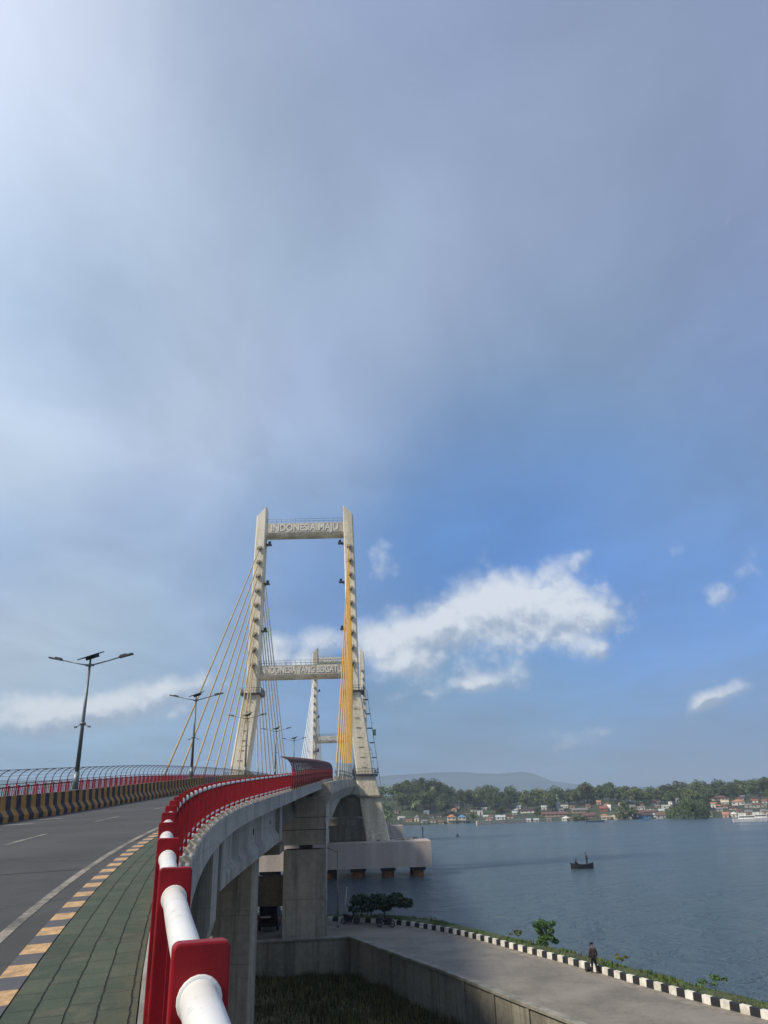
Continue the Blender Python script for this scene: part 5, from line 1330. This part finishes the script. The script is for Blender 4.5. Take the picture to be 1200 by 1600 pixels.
def figure(loc, rz, label, J, top_col, leg_col, cap_col, sc=1.0, held=None):
    """J: dict of joints: pelvis, chest, neck, head, l/r: sh, el, wr, hip, kn, an, toe"""
    root = empty('person', loc, rz, label, 'person'); root.scale = (sc,)*3
    names = ['pelvis','waist','chest','neck','head','crown','sh_l','el_l','wr_l','sh_r','el_r','wr_r','hip_l','kn_l','an_l','toe_l','hip_r','kn_r','an_r','toe_r']
    rad = dict(pelvis=.13,waist=.12,chest=.15,neck=.052,head=.088,crown=.07,sh=.062,el=.042,wr=.028,hip=.085,kn=.055,an=.036,toe=.035)
    j = dict(J); P = []; idx = {}
    for n in names:
        idx[n] = len(P); P.append(tuple(j[n]) + (rad.get(n, rad.get(n[:-2])),))
    E = [('pelvis','waist'),('waist','chest'),('chest','neck'),('neck','head'),('head','crown')]
    for s in 'lr': E += [('chest','sh_'+s),('sh_'+s,'el_'+s),('el_'+s,'wr_'+s),('pelvis','hip_'+s),('hip_'+s,'kn_'+s),('kn_'+s,'an_'+s),('an_'+s,'toe_'+s)]
    E2 = [(idx[a], idx[b]) for a, b in E]
    # hands: palm, four fingers and thumb
    for s in 'lr':
        w = Vector(j['wr_'+s]); d = (w - Vector(j['el_'+s])).normalized(); sd = d.cross(Vector((0,1,.2))).normalized(); palm = w + d*.06; pi_ = len(P); P.append(tuple(palm)+(.030,)); E2.append((idx['wr_'+s], pi_))
        for k in range(4):
            f0 = palm + d*.045 + sd*(k-1.5)*.021; f1 = f0 + d*(.05 - abs(k-1.3)*.008) + Vector((0,.012,0)); a = len(P); P += [tuple(f0)+(.010,), tuple(f1)+(.008,)]; E2 += [(pi_, a), (a, a+1)]
        t0 = palm + sd*.035 + d*.005; t1 = t0 + sd*.02 + d*.03; a = len(P); P += [tuple(t0)+(.011,), tuple(t1)+(.009,)]; E2 += [(pi_, a), (a, a+1)]
    skinned('body', P, E2, skin_m, root, 2, idx['pelvis'])
    up = lambda n, r, dz=0: tuple(j[n][:2]) + (j[n][2]+dz, r)
    T = [up('pelvis',.165,.0), up('waist',.155), up('chest',.185), up('neck',.075,-.03)]; TE = [(0,1),(1,2),(2,3)]
    for s in 'lr':
        a = len(T); T += [up('sh_'+s,.085), up('el_'+s,.062), up('wr_'+s,.045,.02)]; TE += [(2,a),(a,a+1),(a+1,a+2)]
    skinned('jacket', T, TE, top_col, root, 2, 0)
    T = [up('pelvis',.16,-.02)]; TE = []
    for s in 'lr':
        a = len(T); T += [up('hip_'+s,.11), up('kn_'+s,.078), up('an_'+s,.06,.03)]; TE += [(0,a),(a,a+1),(a+1,a+2)]
    skinned('trousers', T, TE, leg_col, root, 2, 0)
    for s in 'lr':
        a, t = Vector(j['an_'+s]), Vector(j['toe_'+s]); skinned('shoe', [tuple(a + Vector((0,0,-.02)))+(.055,), tuple(t + Vector((0,0,.005)))+(.045,)], [(0,1)], black_p, root, 1)
    h = Vector(j['head']); f = (Vector(j['toe_l']) - Vector(j['an_l'])); f.z = 0; f.normalize()
    # face
    hd = skinned('nose', [tuple(h + f*.085)+(.012,), tuple(h + f*.108 + Vector((0,0,-.02)))+(.014,)], [(0,1)], skin_m, root, 1)
    rt_ = Vector((f.y, -f.x, 0))
    mb = MB(); 
    for s in (-1,1): mb.tube(h + f*.085 + rt_*s*.035 + Vector((0,0,.02)), h + f*.096 + rt_*s*.035 + Vector((0,0,.02)), .012, n=8)
    mb.box(h + f*.093 + Vector((0,0,-.055)), (.05,.01,.012), 0, (rt_, f, Vector((0,0,1)))); mb.build('face_marks', black_p, root)
    c = Vector(j['crown']); skinned('cap', [tuple(c + Vector((0,0,.0)) - f*.02)+(.105,), tuple(c + Vector((0,0,.055)) - f*.02)+(.085,), tuple(c + f*.13 + Vector((0,0,-.015)))+(.05,.015)], [(0,1),(0,2)], cap_col, root, 2)
    return root
def standing(lean=0.0, step=.16, arm=.12):
    return dict(pelvis=(0,0,.95),waist=(0,.01,1.1),chest=(0,.02+lean,1.32),neck=(0,.03+lean,1.50),head=(0,.05+lean,1.62),crown=(0,.04+lean,1.70),
      sh_l=(-.19,.02+lean,1.42),el_l=(-.27,-.02+lean,1.14),wr_l=(-.27,.06+lean,.90),sh_r=(.19,.02+lean,1.42),el_r=(.26,-.04+lean,1.14),wr_r=(.25,arm+lean,.91),
      hip_l=(-.10,0,.90),kn_l=(-.11,step*.6,.50),an_l=(-.11,step,.09),toe_l=(-.12,step+.15,.035),hip_r=(.10,0,.90),kn_r=(.11,.02-step*.3,.49),an_r=(.11,-step,.09),toe_r=(.12,-step+.15,.035))
fab = lambda n, c: mat(n, c, .9, .3, 6)
q = P2(930, 1521, 0)
figure((q.x, q.y, 0), R(12), 'person in a dark brown jacket, black trousers and cap standing at the striped kerb', standing(), fab('brown_jacket', (.050,.030,.028)), fab('black_trousers', (.014,.014,.016)), fab('dark_cap', (.016,.02,.028)))
bq = P2(920, 1518, 0); bg_ = empty('bag', (bq.x, bq.y, 0), R(20), 'small dark bag on the road beside the standing person', 'bag')
mb = MB(); mb.grid([[(-.2,-.1,.0),(.2,-.1,0),(.2,.1,0),(-.2,.1,0)],[(-.23,-.13,.14),(.23,-.13,.14),(.23,.13,.14),(-.23,.13,.14)],[(-.15,-.06,.32),(.15,-.06,.32),(.15,.06,.32),(-.15,.06,.32)]], closed=True, caps=True); o = mb.build('sack', fab('dark_cloth', (.03,.03,.03)), bg_); bevel(o, .04, 3)
mb = MB(); mb.path([(-.1,0,.3),(-.06,0,.42),(.06,0,.42),(.1,0,.3)], .012); mb.build('handle', black_p, bg_)

# fishing boat with two people
q = P2(910, 1357.5, WL)
boat = empty('fishing_boat', (q.x, q.y, WL), R(-12), 'small dark fishing boat with two people out on the water', 'boat'); boat.scale = (.86, 1.1, 1.12)
mb = MB(); rows = []
for i in range(11):
    u = -1 + 2*i/10; wd = .52*(1-abs(u)**2.6)+.04; sh = .72 + .34*abs(u)**2.5
    rows.append([(u*2.6,-wd,sh),(u*2.55,-wd*.65,-.05),(u*2.5,0,-.15),(u*2.55,wd*.65,-.05),(u*2.6,wd,sh),(u*2.55,wd*.85,sh-.03),(u*2.4,wd*.5,.05),(u*2.4,-wd*.5,.05),(u*2.55,-wd*.85,sh-.03)])
mb.grid(rows, closed=True, caps=True); mb.build('hull', mat('boat_hull', (.010,.011,.012), .6), boat)
for x in (-1.3, .2, 1.4):
    mb = MB(); mb.box((x,0,.62),(.25,.9,.04)); mb.build('thwart', mat('boat_wood', (.10,.07,.05), .8), boat)
mb = MB(); mb.box((-2.35,0,.62),(.25,.22,.4)); mb.tube((-2.5,0,.5),(-2.6,0,-.2),.04); mb.build('outboard_motor', black_p, boat)
sit = dict(pelvis=(0,0,.40),waist=(0,.02,.56),chest=(0,.08,.78),neck=(0,.12,.95),head=(0,.15,1.06),crown=(0,.15,1.14),
   sh_l=(-.19,.09,.88),el_l=(-.27,.12,.62),wr_l=(-.18,.32,.55),sh_r=(.19,.09,.88),el_r=(.27,.12,.62),wr_r=(.18,.32,.55),
   hip_l=(-.10,.04,.38),kn_l=(-.16,.42,.46),an_l=(-.15,.50,.13),toe_l=(-.16,.64,.08),hip_r=(.10,.04,.38),kn_r=(.16,.42,.46),an_r=(.15,.50,.13),toe_r=(.16,.64,.08))
bx = Vector((math.cos(R(-12)), math.sin(R(-12)), 0))
figure(Vector((q.x,q.y,WL)) + bx*-1.25 + Vector((0,0,.42)), R(-90-12), 'person in dark clothes sitting low at the left end of the fishing boat', sit, fab('navy_shirt',(.02,.025,.04)), fab('black_trousers',(.01,.01,.01)), fab('dark_cap',(.01,.01,.01)), 1.25)
figure(Vector((q.x,q.y,WL)) + bx*1.05 + Vector((0,0,.72)), R(90-12), 'person in a dark purple top standing at the right end of the fishing boat', standing(0,.1), fab('purple_top',(.05,.035,.06)), fab('black_trousers',(.01,.01,.01)), fab('pink_cap',(.12,.04,.06)), 1.25)
q = P2(715, 1307, WL); bu = empty('marker_buoy', (q.x, q.y, WL), 0, 'tiny dark marker buoy on the open water below the village', 'buoy')
mb = MB(); mb.tube((0,0,-.3),(0,0,.9),.7,.5,12); mb.build('float', black_p, bu); mb = MB(); mb.tube((0,0,.9),(0,0,2.1),.1,.06); mb.build('mast', black_p, bu)
print('objects', len(bpy.data.objects))
